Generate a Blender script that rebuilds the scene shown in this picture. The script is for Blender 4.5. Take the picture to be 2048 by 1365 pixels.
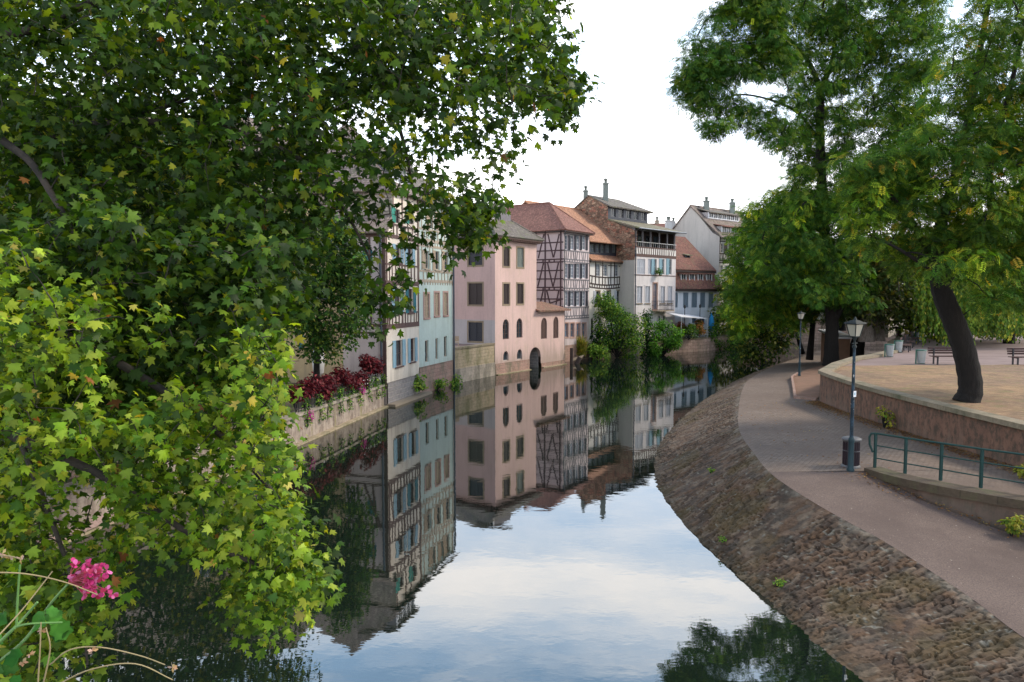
import bpy, math, random
import numpy as np
from mathutils import Vector
random.seed(7); RS = np.random.RandomState(11)
for o in list(bpy.data.objects): bpy.data.objects.remove(o)
SC = bpy.context.scene; COL = SC.collection
# ---------------- camera ----------------
F = 1400.0; HC = 6.5; PITCH = math.atan(92.5 / F)
cd = bpy.data.cameras.new('camera'); cam = bpy.data.objects.new('camera', cd); COL.objects.link(cam)
cam.location = (0, 0, HC); cam.rotation_euler = (math.pi / 2 - PITCH, 0, 0)
cd.sensor_width = 36; cd.lens = 36 * F / 2048; cd.clip_start = .05; cd.clip_end = 2000
SC.camera = cam
# ---------------- world ----------------
SUN_AZ = math.radians(82); SUN_EL = math.radians(40)      # azimuth measured from +Y towards +X
w = bpy.data.worlds.new('World'); SC.world = w; w.use_nodes = True
nt = w.node_tree; nt.nodes.clear()
def N(t, **k):
    n = nt.nodes.new(t)
    for a, b in k.items(): setattr(n, a, b)
    return n
def L(a, b): nt.links.new(a, b)
out = N('ShaderNodeOutputWorld'); bg = N('ShaderNodeBackground'); L(bg.outputs[0], out.inputs[0])
bg.inputs[1].default_value = .13
sky = N('ShaderNodeTexSky'); sky.sky_type = 'NISHITA'; sky.sun_disc = False
sky.sun_elevation = SUN_EL; sky.sun_rotation = SUN_AZ; sky.air_density = 1.0; sky.dust_density = .6; sky.ozone_density = 1.5
tc = N('ShaderNodeTexCoord'); sp = N('ShaderNodeSeparateXYZ'); L(tc.outputs['Generated'], sp.inputs[0])
mp = N('ShaderNodeMapping'); mp.inputs['Scale'].default_value = (1.6, 1.6, 9); L(tc.outputs['Generated'], mp.inputs[0])
nz = N('ShaderNodeTexNoise'); nz.inputs['Scale'].default_value = 1.7; nz.inputs['Detail'].default_value = 7; nz.inputs['Roughness'].default_value = .58
L(mp.outputs[0], nz.inputs['Vector'])
m1 = N('ShaderNodeMath', operation='SUBTRACT'); L(nz.outputs[0], m1.inputs[0]); m1.inputs[1].default_value = .5
m2 = N('ShaderNodeMath', operation='MULTIPLY'); L(m1.outputs[0], m2.inputs[0]); m2.inputs[1].default_value = .16
m3 = N('ShaderNodeMath', operation='ADD'); L(sp.outputs[2], m3.inputs[0]); L(m2.outputs[0], m3.inputs[1])
cr = N('ShaderNodeValToRGB'); L(m3.outputs[0], cr.inputs[0])
el = cr.color_ramp.elements
for p, v in ((.0, 1.), (.17, .85), (.23, .55), (.335, .36), (.37, .92), (.415, .82), (.475, .1), (.62, .05), (.8, .1), (1., .15)):
    e = el.new(p) if p not in (0., 1.) else el[0 if p == 0 else -1]
    e.position = p; e.color = (v, v, v, 1)
nz2 = N('ShaderNodeTexNoise'); nz2.inputs['Scale'].default_value = 5; nz2.inputs['Detail'].default_value = 8; nz2.inputs['Roughness'].default_value = .6
L(mp.outputs[0], nz2.inputs['Vector'])
m4 = N('ShaderNodeMath', operation='MULTIPLY_ADD'); L(nz2.outputs[0], m4.inputs[0]); m4.inputs[1].default_value = 1.0; m4.inputs[2].default_value = -.5
m5 = N('ShaderNodeMath', operation='ADD', use_clamp=True); L(cr.outputs[0], m5.inputs[0]); L(m4.outputs[0], m5.inputs[1])
mx = N('ShaderNodeMix', data_type='RGBA'); L(m5.outputs[0], mx.inputs[0]); mb_ = N('ShaderNodeMix', data_type='RGBA'); cr2 = N('ShaderNodeValToRGB'); L(sp.outputs[2], cr2.inputs[0]); cr2.color_ramp.elements[0].position = .43; cr2.color_ramp.elements[0].color = (.65, .65, .65, 1); cr2.color_ramp.elements[1].position = .6; cr2.color_ramp.elements[1].color = (.06, .06, .06, 1); L(cr2.outputs[0], mb_.inputs[0]); L(sky.outputs[0], mb_.inputs[6]); mb_.inputs[7].default_value = (7.0, 11.2, 16.2, 1); L(mb_.outputs[2], mx.inputs[6])
mx.inputs[7].default_value = (15.8, 15.3, 14.9, 1); L(mx.outputs[2], bg.inputs[0])
sd = bpy.data.lights.new('sun', 'SUN'); sd.energy = 2.6; sd.angle = math.radians(11); sd.color = (1, .88, .72)
so = bpy.data.objects.new('sun', sd); COL.objects.link(so)
sv = Vector((math.sin(SUN_AZ) * math.cos(SUN_EL), math.cos(SUN_AZ) * math.cos(SUN_EL), math.sin(SUN_EL)))
so.rotation_euler = sv.to_track_quat('Z', 'Y').to_euler(); so.location = (40, -20, 60)
SC.view_settings.view_transform = 'Standard'; SC.view_settings.look = 'None'
SC.view_settings.exposure = .5; SC.view_settings.gamma = 1
SC.cycles.max_bounces = 6; SC.cycles.transparent_max_bounces = 4; SC.cycles.caustics_reflective = False; SC.cycles.caustics_refractive = False
# ---------------- pixel helpers ----------------
CP, SP = math.cos(PITCH), math.sin(PITCH)
def ray(px, py):
    a = (px - 1024) / F; b = (682.5 - py) / F
    return Vector((a, CP + b * SP, -SP + b * CP))
def atY(px, py, Y):
    r = ray(px, py); k = Y / r.y; return Vector((r.x * k, Y, HC + r.z * k))
def atZ(px, py, z):
    r = ray(px, py); k = (z - HC) / r.z; return Vector((r.x * k, r.y * k, z))
# ---------------- materials ----------------
class NT:
    def __init__(s, name):
        s.m = bpy.data.materials.new(name); s.m.use_nodes = True; s.t = s.m.node_tree; s.t.nodes.clear()
        s.o = s.n('ShaderNodeOutputMaterial'); s.b = s.n('ShaderNodeBsdfPrincipled'); s.l(s.b.outputs[0], s.o.inputs[0])
    def n(s, t, **k):
        n = s.t.nodes.new(t)
        for a, b in k.items(): setattr(n, a, b)
        return n
    def l(s, a, b): s.t.links.new(a, b)
    def pos(s, sc=(1, 1, 1)):
        g = s.n('ShaderNodeNewGeometry'); m = s.n('ShaderNodeMapping'); m.inputs['Scale'].default_value = sc
        s.l(g.outputs['Position'], m.inputs[0]); return m.outputs[0]
    def noise(s, vec, scale, det=4, rough=.55):
        n = s.n('ShaderNodeTexNoise'); n.inputs['Scale'].default_value = scale; n.inputs['Detail'].default_value = det
        n.inputs['Roughness'].default_value = rough
        if vec is not None: s.l(vec, n.inputs['Vector'])
        return n.outputs[0]
    def ramp(s, f, p0, p1, c0=(0, 0, 0), c1=(1, 1, 1)):
        r = s.n('ShaderNodeValToRGB'); s.l(f, r.inputs[0]); e = r.color_ramp.elements
        e[0].position = p0; e[1].position = p1; e[0].color = (*c0, 1); e[1].color = (*c1, 1); return r.outputs[0]
    def mix(s, f, a, b, blend='MIX'):
        m = s.n('ShaderNodeMix', data_type='RGBA', blend_type=blend)
        for i, v in ((0, f), (6, a), (7, b)):
            if hasattr(v, 'links'): s.l(v, m.inputs[i])
            elif i == 0: m.inputs[0].default_value = v
            else: m.inputs[i].default_value = (*v, 1)
        return m.outputs[2]
    def bump(s, h, st, dist=.02):
        b = s.n('ShaderNodeBump'); b.inputs['Strength'].default_value = st; b.inputs['Distance'].default_value = dist
        s.l(h, b.inputs['Height']); s.l(b.outputs[0], s.b.inputs['Normal']); return b
    def col(s, c):
        if hasattr(c, 'links'): s.l(c, s.b.inputs['Base Color'])
        else: s.b.inputs['Base Color'].default_value = (*c, 1)
    def rough(s, r): s.b.inputs['Roughness'].default_value = r
def dim(c, k): return tuple(x * k for x in c)
def plaster(name, c, dirt=.35, stain=None, sc=1.0, stpos=(.5, .68)):
    m = NT(name); p = m.pos((1, 1, .35)); a = m.noise(p, .9 * sc, 6, .62); b = m.noise(m.pos(), 9 * sc, 5, .6)
    k = m.mix(m.ramp(a, .32, .68), dim(c, 1 - dirt), c); k = m.mix(m.ramp(b, .3, .75), dim(c, .86), k, 'MIX') if False else m.mix(.35, k, m.mix(m.ramp(b, .3, .7), dim(c, .8), dim(c, 1.06)))
    if stain:
        s = m.noise(m.pos((1, 1, .6)), 1.6 * sc, 7, .7); k = m.mix(m.ramp(s, *stpos), k, stain)
    st2 = m.noise(m.pos((2.6, 2.6, .22)), 1.1, 6, .7); k = m.mix(m.ramp(st2, .52, .8), k, dim(c, .68))
    g = m.n('ShaderNodeNewGeometry'); sz = m.n('ShaderNodeSeparateXYZ'); m.l(g.outputs['Position'], sz.inputs[0]); ma = m.n('ShaderNodeMath', operation='MULTIPLY_ADD'); m.l(st2, ma.inputs[0]); ma.inputs[1].default_value = -3.2; m.l(sz.outputs[2], ma.inputs[2]); mr = m.n('ShaderNodeMapRange'); m.l(ma.outputs[0], mr.inputs[0]); mr.inputs[1].default_value = -.9; mr.inputs[2].default_value = .6; mr.inputs[3].default_value = .55; mr.inputs[4].default_value = 0
    k = m.mix(mr.outputs[0], k, dim((.5, .42, .32), .45))
    m.col(k); m.rough(.9); m.bump(b, .35, .02); return m.m
def paint(name, c, rough=.55, var=.15, metal=0):
    m = NT(name); a = m.noise(m.pos(), 6, 5, .6); m.col(m.mix(m.ramp(a, .3, .7), dim(c, 1 - var), c)); m.rough(rough)
    m.b.inputs['Metallic'].default_value = metal; m.bump(m.noise(m.pos(), 30, 3), .12, .01); return m.m
def wood(name, c, rough=.75):
    m = NT(name); a = m.noise(m.pos((3, 3, 3)), 4, 6, .65); m.col(m.mix(m.ramp(a, .3, .7), dim(c, .6), dim(c, 1.15))); m.rough(rough)
    m.bump(a, .4, .02); return m.m
def tiles(name, c1, c2, moss=None, w=.2, h=.15, mossamt=(.5, .7)):
    m = NT(name); uv = m.n('ShaderNodeUVMap'); b = m.n('ShaderNodeTexBrick'); m.l(uv.outputs[0], b.inputs['Vector'])
    b.inputs['Scale'].default_value = 1; b.inputs['Brick Width'].default_value = w; b.inputs['Row Height'].default_value = h
    b.inputs['Mortar Size'].default_value = .014; b.inputs['Mortar Smooth'].default_value = .4; b.inputs['Bias'].default_value = 0
    b.inputs['Color1'].default_value = (*c1, 1); b.inputs['Color2'].default_value = (*c2, 1); b.inputs['Mortar'].default_value = (*dim(c1, .35), 1)
    a = m.noise(m.pos(), .8, 6, .65); k = m.mix(m.ramp(a, .3, .7), dim(c1, .7), b.outputs[0], 'MIX'); k = m.mix(.55, b.outputs[0], k)
    n3 = m.noise(m.pos(), 5, 4, .6); k = m.mix(m.ramp(n3, .45, .72), k, dim(c2, 1.35)); k = m.mix(m.ramp(m.noise(m.pos(), 2.6, 6, .75), .5, .68), k, dim(c1, .6))
    if moss: k = m.mix(m.ramp(m.noise(m.pos(), 1.7, 7, .72), *mossamt), k, moss)
    m.col(k); m.rough(.88)
    sp_ = m.n('ShaderNodeSeparateXYZ'); m.l(uv.outputs[0], sp_.inputs[0]); d = m.n('ShaderNodeMath', operation='DIVIDE'); m.l(sp_.outputs[1], d.inputs[0]); d.inputs[1].default_value = h
    fr = m.n('ShaderNodeMath', operation='FRACT'); m.l(d.outputs[0], fr.inputs[0])
    iv = m.n('ShaderNodeMath', operation='SUBTRACT'); iv.inputs[0].default_value = 1; m.l(fr.outputs[0], iv.inputs[1])
    ad = m.n('ShaderNodeMath', operation='MULTIPLY_ADD'); m.l(b.outputs['Fac'], ad.inputs[0]); ad.inputs[1].default_value = -.7; m.l(iv.outputs[0], ad.inputs[2])
    m.bump(ad.outputs[0], .9, .05); return m.m
def stone(name, c1, c2, mortar, w=.4, h=.2, stain=None, ms=.02, warp=.06, bump=.8, stpos=(.48, .7)):
    m = NT(name); uv = m.n('ShaderNodeUVMap'); nn = m.n('ShaderNodeTexNoise'); nn.inputs['Scale'].default_value = 2.2; nn.inputs['Detail'].default_value = 4; m.l(uv.outputs[0], nn.inputs['Vector'])
    va = m.n('ShaderNodeVectorMath', operation='SCALE'); m.l(nn.outputs['Color'], va.inputs[0]); va.inputs['Scale'].default_value = warp * 2
    vb = m.n('ShaderNodeVectorMath', operation='ADD'); m.l(uv.outputs[0], vb.inputs[0]); m.l(va.outputs[0], vb.inputs[1])
    b = m.n('ShaderNodeTexBrick'); m.l(vb.outputs[0], b.inputs['Vector']); b.inputs['Scale'].default_value = 1
    b.inputs['Brick Width'].default_value = w; b.inputs['Row Height'].default_value = h; b.inputs['Mortar Size'].default_value = ms; b.inputs['Mortar Smooth'].default_value = .5
    b.inputs['Color1'].default_value = (*c1, 1); b.inputs['Color2'].default_value = (*c2, 1); b.inputs['Mortar'].default_value = (*mortar, 1)
    a = m.noise(m.pos(), 7, 6, .7); k = m.mix(m.ramp(a, .3, .72), dim(c1, .55), dim(c2, 1.3)); k = m.mix(.45, b.outputs[0], k)
    if stain: k = m.mix(m.ramp(m.noise(m.pos((1, 1, .4)), 1.3, 7, .7), *stpos), k, stain)
    m.col(k); m.rough(.92)
    ad = m.n('ShaderNodeMath', operation='MULTIPLY_ADD'); m.l(b.outputs['Fac'], ad.inputs[0]); ad.inputs[1].default_value = -.8; m.l(a, ad.inputs[2])
    m.bump(ad.outputs[0], bump, .04); return m.m
def leafmat(name, trans=.35, rough=.5, tk=(1.5, 1.6, .6), spec=.15):
    m = NT(name); at = m.n('ShaderNodeAttribute', attribute_name='lc'); m.col(at.outputs['Color']); m.rough(rough)
    m.b.inputs['Specular IOR Level'].default_value = spec
    tr = m.n('ShaderNodeBsdfTranslucent'); k = m.mix(1.0, at.outputs['Color'], tk, 'MULTIPLY'); m.l(k, tr.inputs[0])
    ms = m.n('ShaderNodeMixShader'); ms.inputs[0].default_value = trans; m.l(m.b.outputs[0], ms.inputs[1]); m.l(tr.outputs[0], ms.inputs[2]); m.l(ms.outputs[0], m.o.inputs[0])
    return m.m
def glassmat(name, c=(.03, .04, .05), rough=.12):
    m = NT(name); a = m.noise(m.pos(), .9, 3); m.col(m.mix(m.ramp(a, .35, .65), dim(c, .5), dim(c, 1.6))); m.rough(rough); m.bump(m.noise(m.pos(), 2.2, 2), .08, .02)
    m.b.inputs['IOR'].default_value = 1.6; return m.m
# ---------------- mesh builder ----------------
class MB:
    def __init__(s): s.v = []; s.f = []; s.sm = []
    def add(s, vs, fs, smooth=False):
        b = len(s.v); s.v += [tuple(p) for p in vs]
        for f in fs: s.f.append(tuple(i + b for i in f)); s.sm.append(smooth)
    def hexa(s, p):   # 8 points: bottom 4 ccw, top 4 ccw
        s.add(p, [(3, 2, 1, 0), (4, 5, 6, 7), (0, 1, 5, 4), (1, 2, 6, 5), (2, 3, 7, 6), (3, 0, 4, 7)])
    def box(s, x0, x1, y0, y1, z0, z1):
        s.hexa([(x0, y0, z0), (x1, y0, z0), (x1, y1, z0), (x0, y1, z0), (x0, y0, z1), (x1, y0, z1), (x1, y1, z1), (x0, y1, z1)])
    def fbox(s, f, u0, u1, z0, z1, d0, d1):
        P = f.P
        s.hexa([P(u0, z0, d1), P(u1, z0, d1), P(u1, z0, d0), P(u0, z0, d0), P(u0, z1, d1), P(u1, z1, d1), P(u1, z1, d0), P(u0, z1, d0)])
    def prism(s, pts, off):
        n = len(pts); off = Vector(off); vs = [Vector(p) for p in pts] + [Vector(p) + off for p in pts]
        fs = [tuple(range(n)), tuple(range(2 * n - 1, n - 1, -1))] + [(j, i, i + n, j + n) for i in range(n) for j in [(i + 1) % n]]
        s.add(vs, fs)
    def slab(s, pts, th=.12):
        P = [Vector(p) for p in pts]; n = (P[1] - P[0]).cross(P[2] - P[0]).normalized()
        if n.z < 0: P.reverse(); n = -n
        s.prism(P, -n * th)
    def tube(s, pts, r, n=6, cap=True):
        P = [Vector(p) for p in pts]; k = len(P)
        R = r if hasattr(r, '__len__') else [r] * k
        vs = []; fs = []; ref = None
        for i in range(k):
            t = (P[min(i + 1, k - 1)] - P[max(i - 1, 0)])
            if t.length < 1e-9: t = Vector((0, 0, 1))
            t.normalize()
            if ref is None: ref = Vector((1, 0, 0)) if abs(t.x) < .8 else Vector((0, 1, 0))
            a = t.cross(ref).normalized(); b = t.cross(a); ref = -b if False else ref
            for j in range(n):
                q = 2 * math.pi * j / n; vs.append(P[i] + (a * math.cos(q) + b * math.sin(q)) * R[i])
        for i in range(k - 1):
            for j in range(n): fs.append((i * n + j, i * n + (j + 1) % n, (i + 1) * n + (j + 1) % n, (i + 1) * n + j))
        s.add(vs, fs, True)
        if cap: s.add(vs[:n], [tuple(range(n - 1, -1, -1))]); s.add(vs[-n:], [tuple(range(n))])
    def lathe(s, c, prof, n=16, smooth=True):
        vs = []; fs = []; k = len(prof)
        for r, z in prof:
            for j in range(n): q = 2 * math.pi * j / n; vs.append((c[0] + r * math.cos(q), c[1] + r * math.sin(q), c[2] + z))
        for i in range(k - 1):
            for j in range(n): fs.append((i * n + j, i * n + (j + 1) % n, (i + 1) * n + (j + 1) % n, (i + 1) * n + j))
        s.add(vs, fs, smooth); s.add(vs[:n], [tuple(range(n - 1, -1, -1))]); s.add(vs[-n:], [tuple(range(n))])
    def beam(s, f, a, b, w, d0, d1):    # a,b = (u,z) on facade f
        a = Vector(a); b = Vector(b); t = (b - a); t.normalize(); q = Vector((-t.y, t.x)) * w / 2
        c = [a - q, b - q, b + q, a + q]; s.prism([f.P(p.x, p.y, d1) for p in c], -f.n3 * (d1 - d0))
    def build(s, name, mat, parent=None, label=None):
        me = bpy.data.meshes.new(name); off = Vector(parent['_w']) if parent is not None and '_w' in parent else Vector((0, 0, 0))
        V = np.array(s.v, dtype=float).reshape(-1, 3); me.from_pydata((V - np.array(off)).tolist(), [], s.f)
        me.polygons.foreach_set('use_smooth', s.sm)
        uvl = me.uv_layers.new(name='UVMap'); uvs = np.zeros((len(me.loops), 2)); li = 0
        for f in s.f:
            P = V[list(f)]; n = np.cross(P[1] - P[0], P[2] - P[0]); q = np.linalg.norm(n)
            n = n / q if q > 1e-12 else np.array([0, 0, 1.])
            if abs(n[2]) > .93: t = np.array([1., 0, 0]); b = np.array([0, 1., 0])
            else:
                t = np.cross([0, 0, 1.], n); t /= np.linalg.norm(t); b = np.cross(n, t)
            uvs[li:li + len(f), 0] = P @ t; uvs[li:li + len(f), 1] = P @ b; li += len(f)
        uvl.data.foreach_set('uv', uvs.ravel())
        o = bpy.data.objects.new(name, me); COL.objects.link(o)
        if mat: me.materials.append(mat)
        if parent is not None: o.parent = parent; o['_w'] = tuple(off)
        if label: o['label'] = label
        return o
def tag(o, label, cat=None, group=None, kind=None):
    if label: o['label'] = label
    if cat: o['category'] = cat
    if group: o['group'] = group
    if kind: o['kind'] = kind
    return o
def empty(name, loc, label, cat, group=None):
    o = bpy.data.objects.new(name, None); COL.objects.link(o); o.location = loc; o['_w'] = tuple(loc); o.empty_display_size = .3
    return tag(o, label, cat, group)
def struct(mb, name, mat): return tag(mb.build(name, mat), None, kind='structure')
def copy_tree(o, parent=None):
    c = o.copy(); COL.objects.link(c)
    if parent is not None: c.parent = parent
    for ch in [x for x in COL.objects if x.parent == o]: copy_tree(ch, c)
    return c
class Fac:
    def __init__(s, A, B):
        s.A = Vector(A[:2]); B = Vector(B[:2]); s.t = (B - s.A).normalized(); s.L = (B - s.A).length
        s.n = Vector((s.t.y, -s.t.x)); s.n3 = Vector((s.n.x, s.n.y, 0))
    def P(s, u, z, d=0): return Vector((s.A.x + s.t.x * u + s.n.x * d, s.A.y + s.t.y * u + s.n.y * d, z))
    def uz(s, px, py):
        r = ray(px, py); k = (s.A.x * s.n.x + s.A.y * s.n.y) / (r.x * s.n.x + r.y * s.n.y)
        return ((r.x * k - s.A.x) * s.t.x + (r.y * k - s.A.y) * s.t.y, HC + r.z * k)
    def rect(s, x0, y0, x1, y1):
        cx, cy = (x0 + x1) / 2, (y0 + y1) / 2
        return (s.uz(x0, cy)[0], s.uz(cx, y0)[1], s.uz(x1, cy)[0], s.uz(cx, y1)[1])   # u0,zTop,u1,zBot
    def off(s, d): 
        f = Fac(s.A + s.n * d, s.A + s.n * d + s.t * s.L); return f
def smooth_poly(pts, n):
    """Catmull-Rom through pts (any dim), n samples evenly by arc length"""
    P = np.array(pts, float); Q = np.vstack([2 * P[0] - P[1], P, 2 * P[-1] - P[-2]]); o = []
    for i in range(1, len(Q) - 2):
        for t in np.linspace(0, 1, 24, endpoint=False):
            a, b, c, d = Q[i - 1], Q[i], Q[i + 1], Q[i + 2]
            o.append(.5 * ((2 * b) + (-a + c) * t + (2 * a - 5 * b + 4 * c - d) * t * t + (-a + 3 * b - 3 * c + d) * t ** 3))
    o.append(P[-1]); o = np.array(o); return o
# ---------------- material library ----------------
MT = {}
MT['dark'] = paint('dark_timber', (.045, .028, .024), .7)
MT['maroon'] = paint('maroon_timber', (.06, .03, .035), .7)
MT['brown'] = wood('brown_beam', (.12, .07, .06))
MT['tan'] = wood('tan_beam', (.42, .35, .27))
MT['greybeam'] = wood('grey_beam', (.2, .19, .21))
MT['glass'] = glassmat('window_glass')
MT['glassb'] = glassmat('pale_window_glass', (.12, .15, .2), .15)
MT['white'] = paint('white_paint', (.74, .75, .78), .5, .08)
MT['offwhite'] = paint('offwhite_paint', (.6, .6, .6), .6, .12)
MT['blueshut'] = paint('pale_blue_shutter', (.3, .47, .56), .5)
MT['teal'] = paint('teal_shutter', (.03, .19, .23), .5)
MT['green_sh'] = paint('green_shutter', (.02, .27, .2), .5)
MT['brownsh'] = paint('brown_shutter', (.05, .035, .035), .6)
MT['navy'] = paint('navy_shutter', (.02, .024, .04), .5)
MT['greysh'] = paint('grey_green_shutter', (.2, .23, .21), .6)
MT['beige'] = wood('beige_shutter', (.46, .36, .26))
MT['lavsh'] = paint('pale_grey_shutter', (.55, .57, .63), .55)
MT['bluesh2'] = paint('slate_blue_shutter', (.16, .22, .28), .55)
MT['tanstone'] = plaster('tan_window_stone', (.33, .26, .18))
MT['pinkstone'] = plaster('pink_window_stone', (.5, .33, .28))
MT['metal'] = paint('zinc_metal', (.2, .22, .25), .4, .2, .6)
MT['pipe'] = paint('dark_drainpipe', (.05, .065, .09), .4, .2, .3)
MT['cream'] = plaster('cream_plaster', (.76, .68, .58), .2, (.55, .46, .36))
MT['creamshade'] = plaster('shaded_cream_plaster', (.56, .47, .45), .2)  # cream dimmed for the side wall, its shade put into the colour
MT['greenp'] = plaster('pale_green_plaster', (.5, .6, .56), .2, (.4, .48, .42))
MT['pink'] = plaster('pink_plaster', (.66, .47, .43), .2, (.5, .38, .3), .9, (.52, .78))
MT['pinkside'] = plaster('shaded_pink_plaster', (.62, .44, .41), .18, (.5, .36, .32), .8, (.55, .8))  # pink lowered for the side faces, their shade put into the colour
MT['grey'] = plaster('grey_plaster', (.5, .46, .46), .15)
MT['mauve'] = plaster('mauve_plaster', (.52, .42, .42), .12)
MT['palepink'] = plaster('pale_pink_plaster', (.62, .53, .54), .15)
MT['whitep'] = plaster('white_plaster', (.76, .73, .7), .2, (.6, .55, .48), 1.0, (.55, .8))
MT['lav'] = plaster('lavender_white_plaster', (.72, .67, .67), .18, (.58, .52, .48), 1.0, (.58, .8))
MT['bluep'] = plaster('pale_blue_plaster', (.66, .7, .76), .16)
MT['gable'] = plaster('stone_grey_plaster', (.58, .54, .5), .16, (.46, .42, .38), .7, (.55, .8))
MT['ochre'] = plaster('ochre_plaster', (.5, .38, .22), .3)
MT['redstone'] = stone('red_sandstone', (.32, .19, .15), (.42, .27, .22), (.3, .24, .2), .5, .25, (.16, .15, .1))
MT['darkblock'] = stone('dark_block_course', (.2, .18, .18), (.28, .26, .25), (.5, .45, .38), .45, .28)
m = NT('brown_rubble'); p_ = m.pos((1, 1, 1.7)); vo = m.n('ShaderNodeTexVoronoi'); m.l(p_, vo.inputs['Vector']); vo.inputs['Scale'].default_value = 2.6; ve = m.n('ShaderNodeTexVoronoi', feature='DISTANCE_TO_EDGE'); m.l(p_, ve.inputs['Vector']); ve.inputs['Scale'].default_value = 2.6
sc_ = m.n('ShaderNodeSeparateColor'); m.l(vo.outputs['Color'], sc_.inputs[0]); k = m.mix(sc_.outputs[0], (.13, .08, .055), (.42, .28, .19)); k = m.mix(m.ramp(sc_.outputs[1], .6, .9), k, (.34, .15, .1)); k = m.mix(m.ramp(ve.outputs['Distance'], .0, .09), (.07, .05, .04), k); m.col(k); m.rough(.95); m.bump(ve.outputs['Distance'], 1, .06); MT['rubble'] = m.m
MT['quay'] = stone('quay_stone', (.3, .26, .21), (.4, .34, .28), (.2, .18, .14), .9, .4, (.13, .12, .09), .012, .03, .6, (.42, .66))
MT['quaytan'] = stone('yellow_quay_stone', (.34, .27, .17), (.42, .34, .24), (.22, .18, .12), .5, .25, (.17, .16, .08), .014, .08, .8, (.45, .68))
MT['pinkquay'] = stone('pink_quay_stone', (.36, .23, .18), (.56, .4, .33), (.16, .12, .09), .8, .36, (.22, .18, .12), .035, .04, .9)
MT['t_brown'] = tiles('brown_grey_tiles', (.2, .15, .13), (.29, .23, .2), (.15, .15, .09))
MT['t_grey'] = tiles('mossy_grey_tiles', (.15, .13, .115), (.22, .19, .165), (.15, .165, .08))
MT['t_red'] = tiles('dull_red_tiles', (.25, .115, .088), (.32, .155, .118), (.2, .12, .09), mossamt=(.55, .8))
MT['t_orange'] = tiles('orange_tiles', (.42, .2, .12), (.52, .28, .17), (.3, .25, .16), mossamt=(.55, .8))
MT['t_dkred'] = tiles('old_red_tiles', (.17, .07, .06), (.27, .12, .085), (.18, .13, .08))
MT['t_moss'] = tiles('lichened_tiles', (.24, .19, .15), (.3, .25, .19), (.18, .19, .1), mossamt=(.4, .62))
MT['t_brownred'] = tiles('brown_red_tiles', (.26, .13, .1), (.36, .2, .14), (.2, .16, .1), mossamt=(.45, .65))
MT['iron'] = paint('black_iron', (.02, .02, .025), .5)
def roofcap(mb, a, b, r=.1): mb.tube([a, b], r, 6)
# ---------------- facade parts ----------------
def wall(f, u0, u1, z0, z1, holes=(), d=0, rev=.16, mb=None):
    mb = mb or MB(); us = sorted({u0, u1, *[h[0] for h in holes], *[h[2] for h in holes]}); zs = sorted({z0, z1, *[h[3] for h in holes], *[h[1] for h in holes]})
    us = [u for u in us if u0 <= u <= u1]; zs = [z for z in zs if z0 <= z <= z1]
    for i in range(len(us) - 1):
        for j in range(len(zs) - 1):
            cu, cz = (us[i] + us[i + 1]) / 2, (zs[j] + zs[j + 1]) / 2
            if any(h[0] < cu < h[2] and h[3] < cz < h[1] for h in holes): continue
            mb.add([f.P(us[i], zs[j], d), f.P(us[i + 1], zs[j], d), f.P(us[i + 1], zs[j + 1], d), f.P(us[i], zs[j + 1], d)], [(0, 1, 2, 3)])
    for a, t, b, bo in holes:
        if not (u0 <= a and b <= u1 and z0 <= bo and t <= z1): continue
        q = [(a, bo), (b, bo), (b, t), (a, t)]
        for i in range(4):
            p, r = q[i], q[(i + 1) % 4]
            mb.add([f.P(p[0], p[1], d), f.P(p[0], p[1], d - rev), f.P(r[0], r[1], d - rev), f.P(r[0], r[1], d)], [(0, 1, 2, 3)])
    return mb
def louver(mb, f, u0, u1, z0, z1, d0, d1, slats=True):
    w = min(.06, (u1 - u0) * .2)
    mb.fbox(f, u0, u0 + w, z0, z1, d0, d1); mb.fbox(f, u1 - w, u1, z0, z1, d0, d1)
    mb.fbox(f, u0 + w, u1 - w, z0, z0 + .07, d0, d1 - .002); mb.fbox(f, u0 + w, u1 - w, z1 - .07, z1, d0, d1 - .002)
    zm = (z0 + z1) / 2; mb.fbox(f, u0 + w, u1 - w, zm - .03, zm + .03, d0, d1 - .002)
    mb.fbox(f, u0 + w, u1 - w, z0 + .07, z1 - .07, d0, d0 + (d1 - d0) * .35)
    if slats:
        z = z0 + .1
        while z < z1 - .12:
            if abs(z - zm) > .07: mb.fbox(f, u0 + w, u1 - w, z, z + .035, d0 + (d1 - d0) * .35, d1 - .01)
            z += .085
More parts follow.
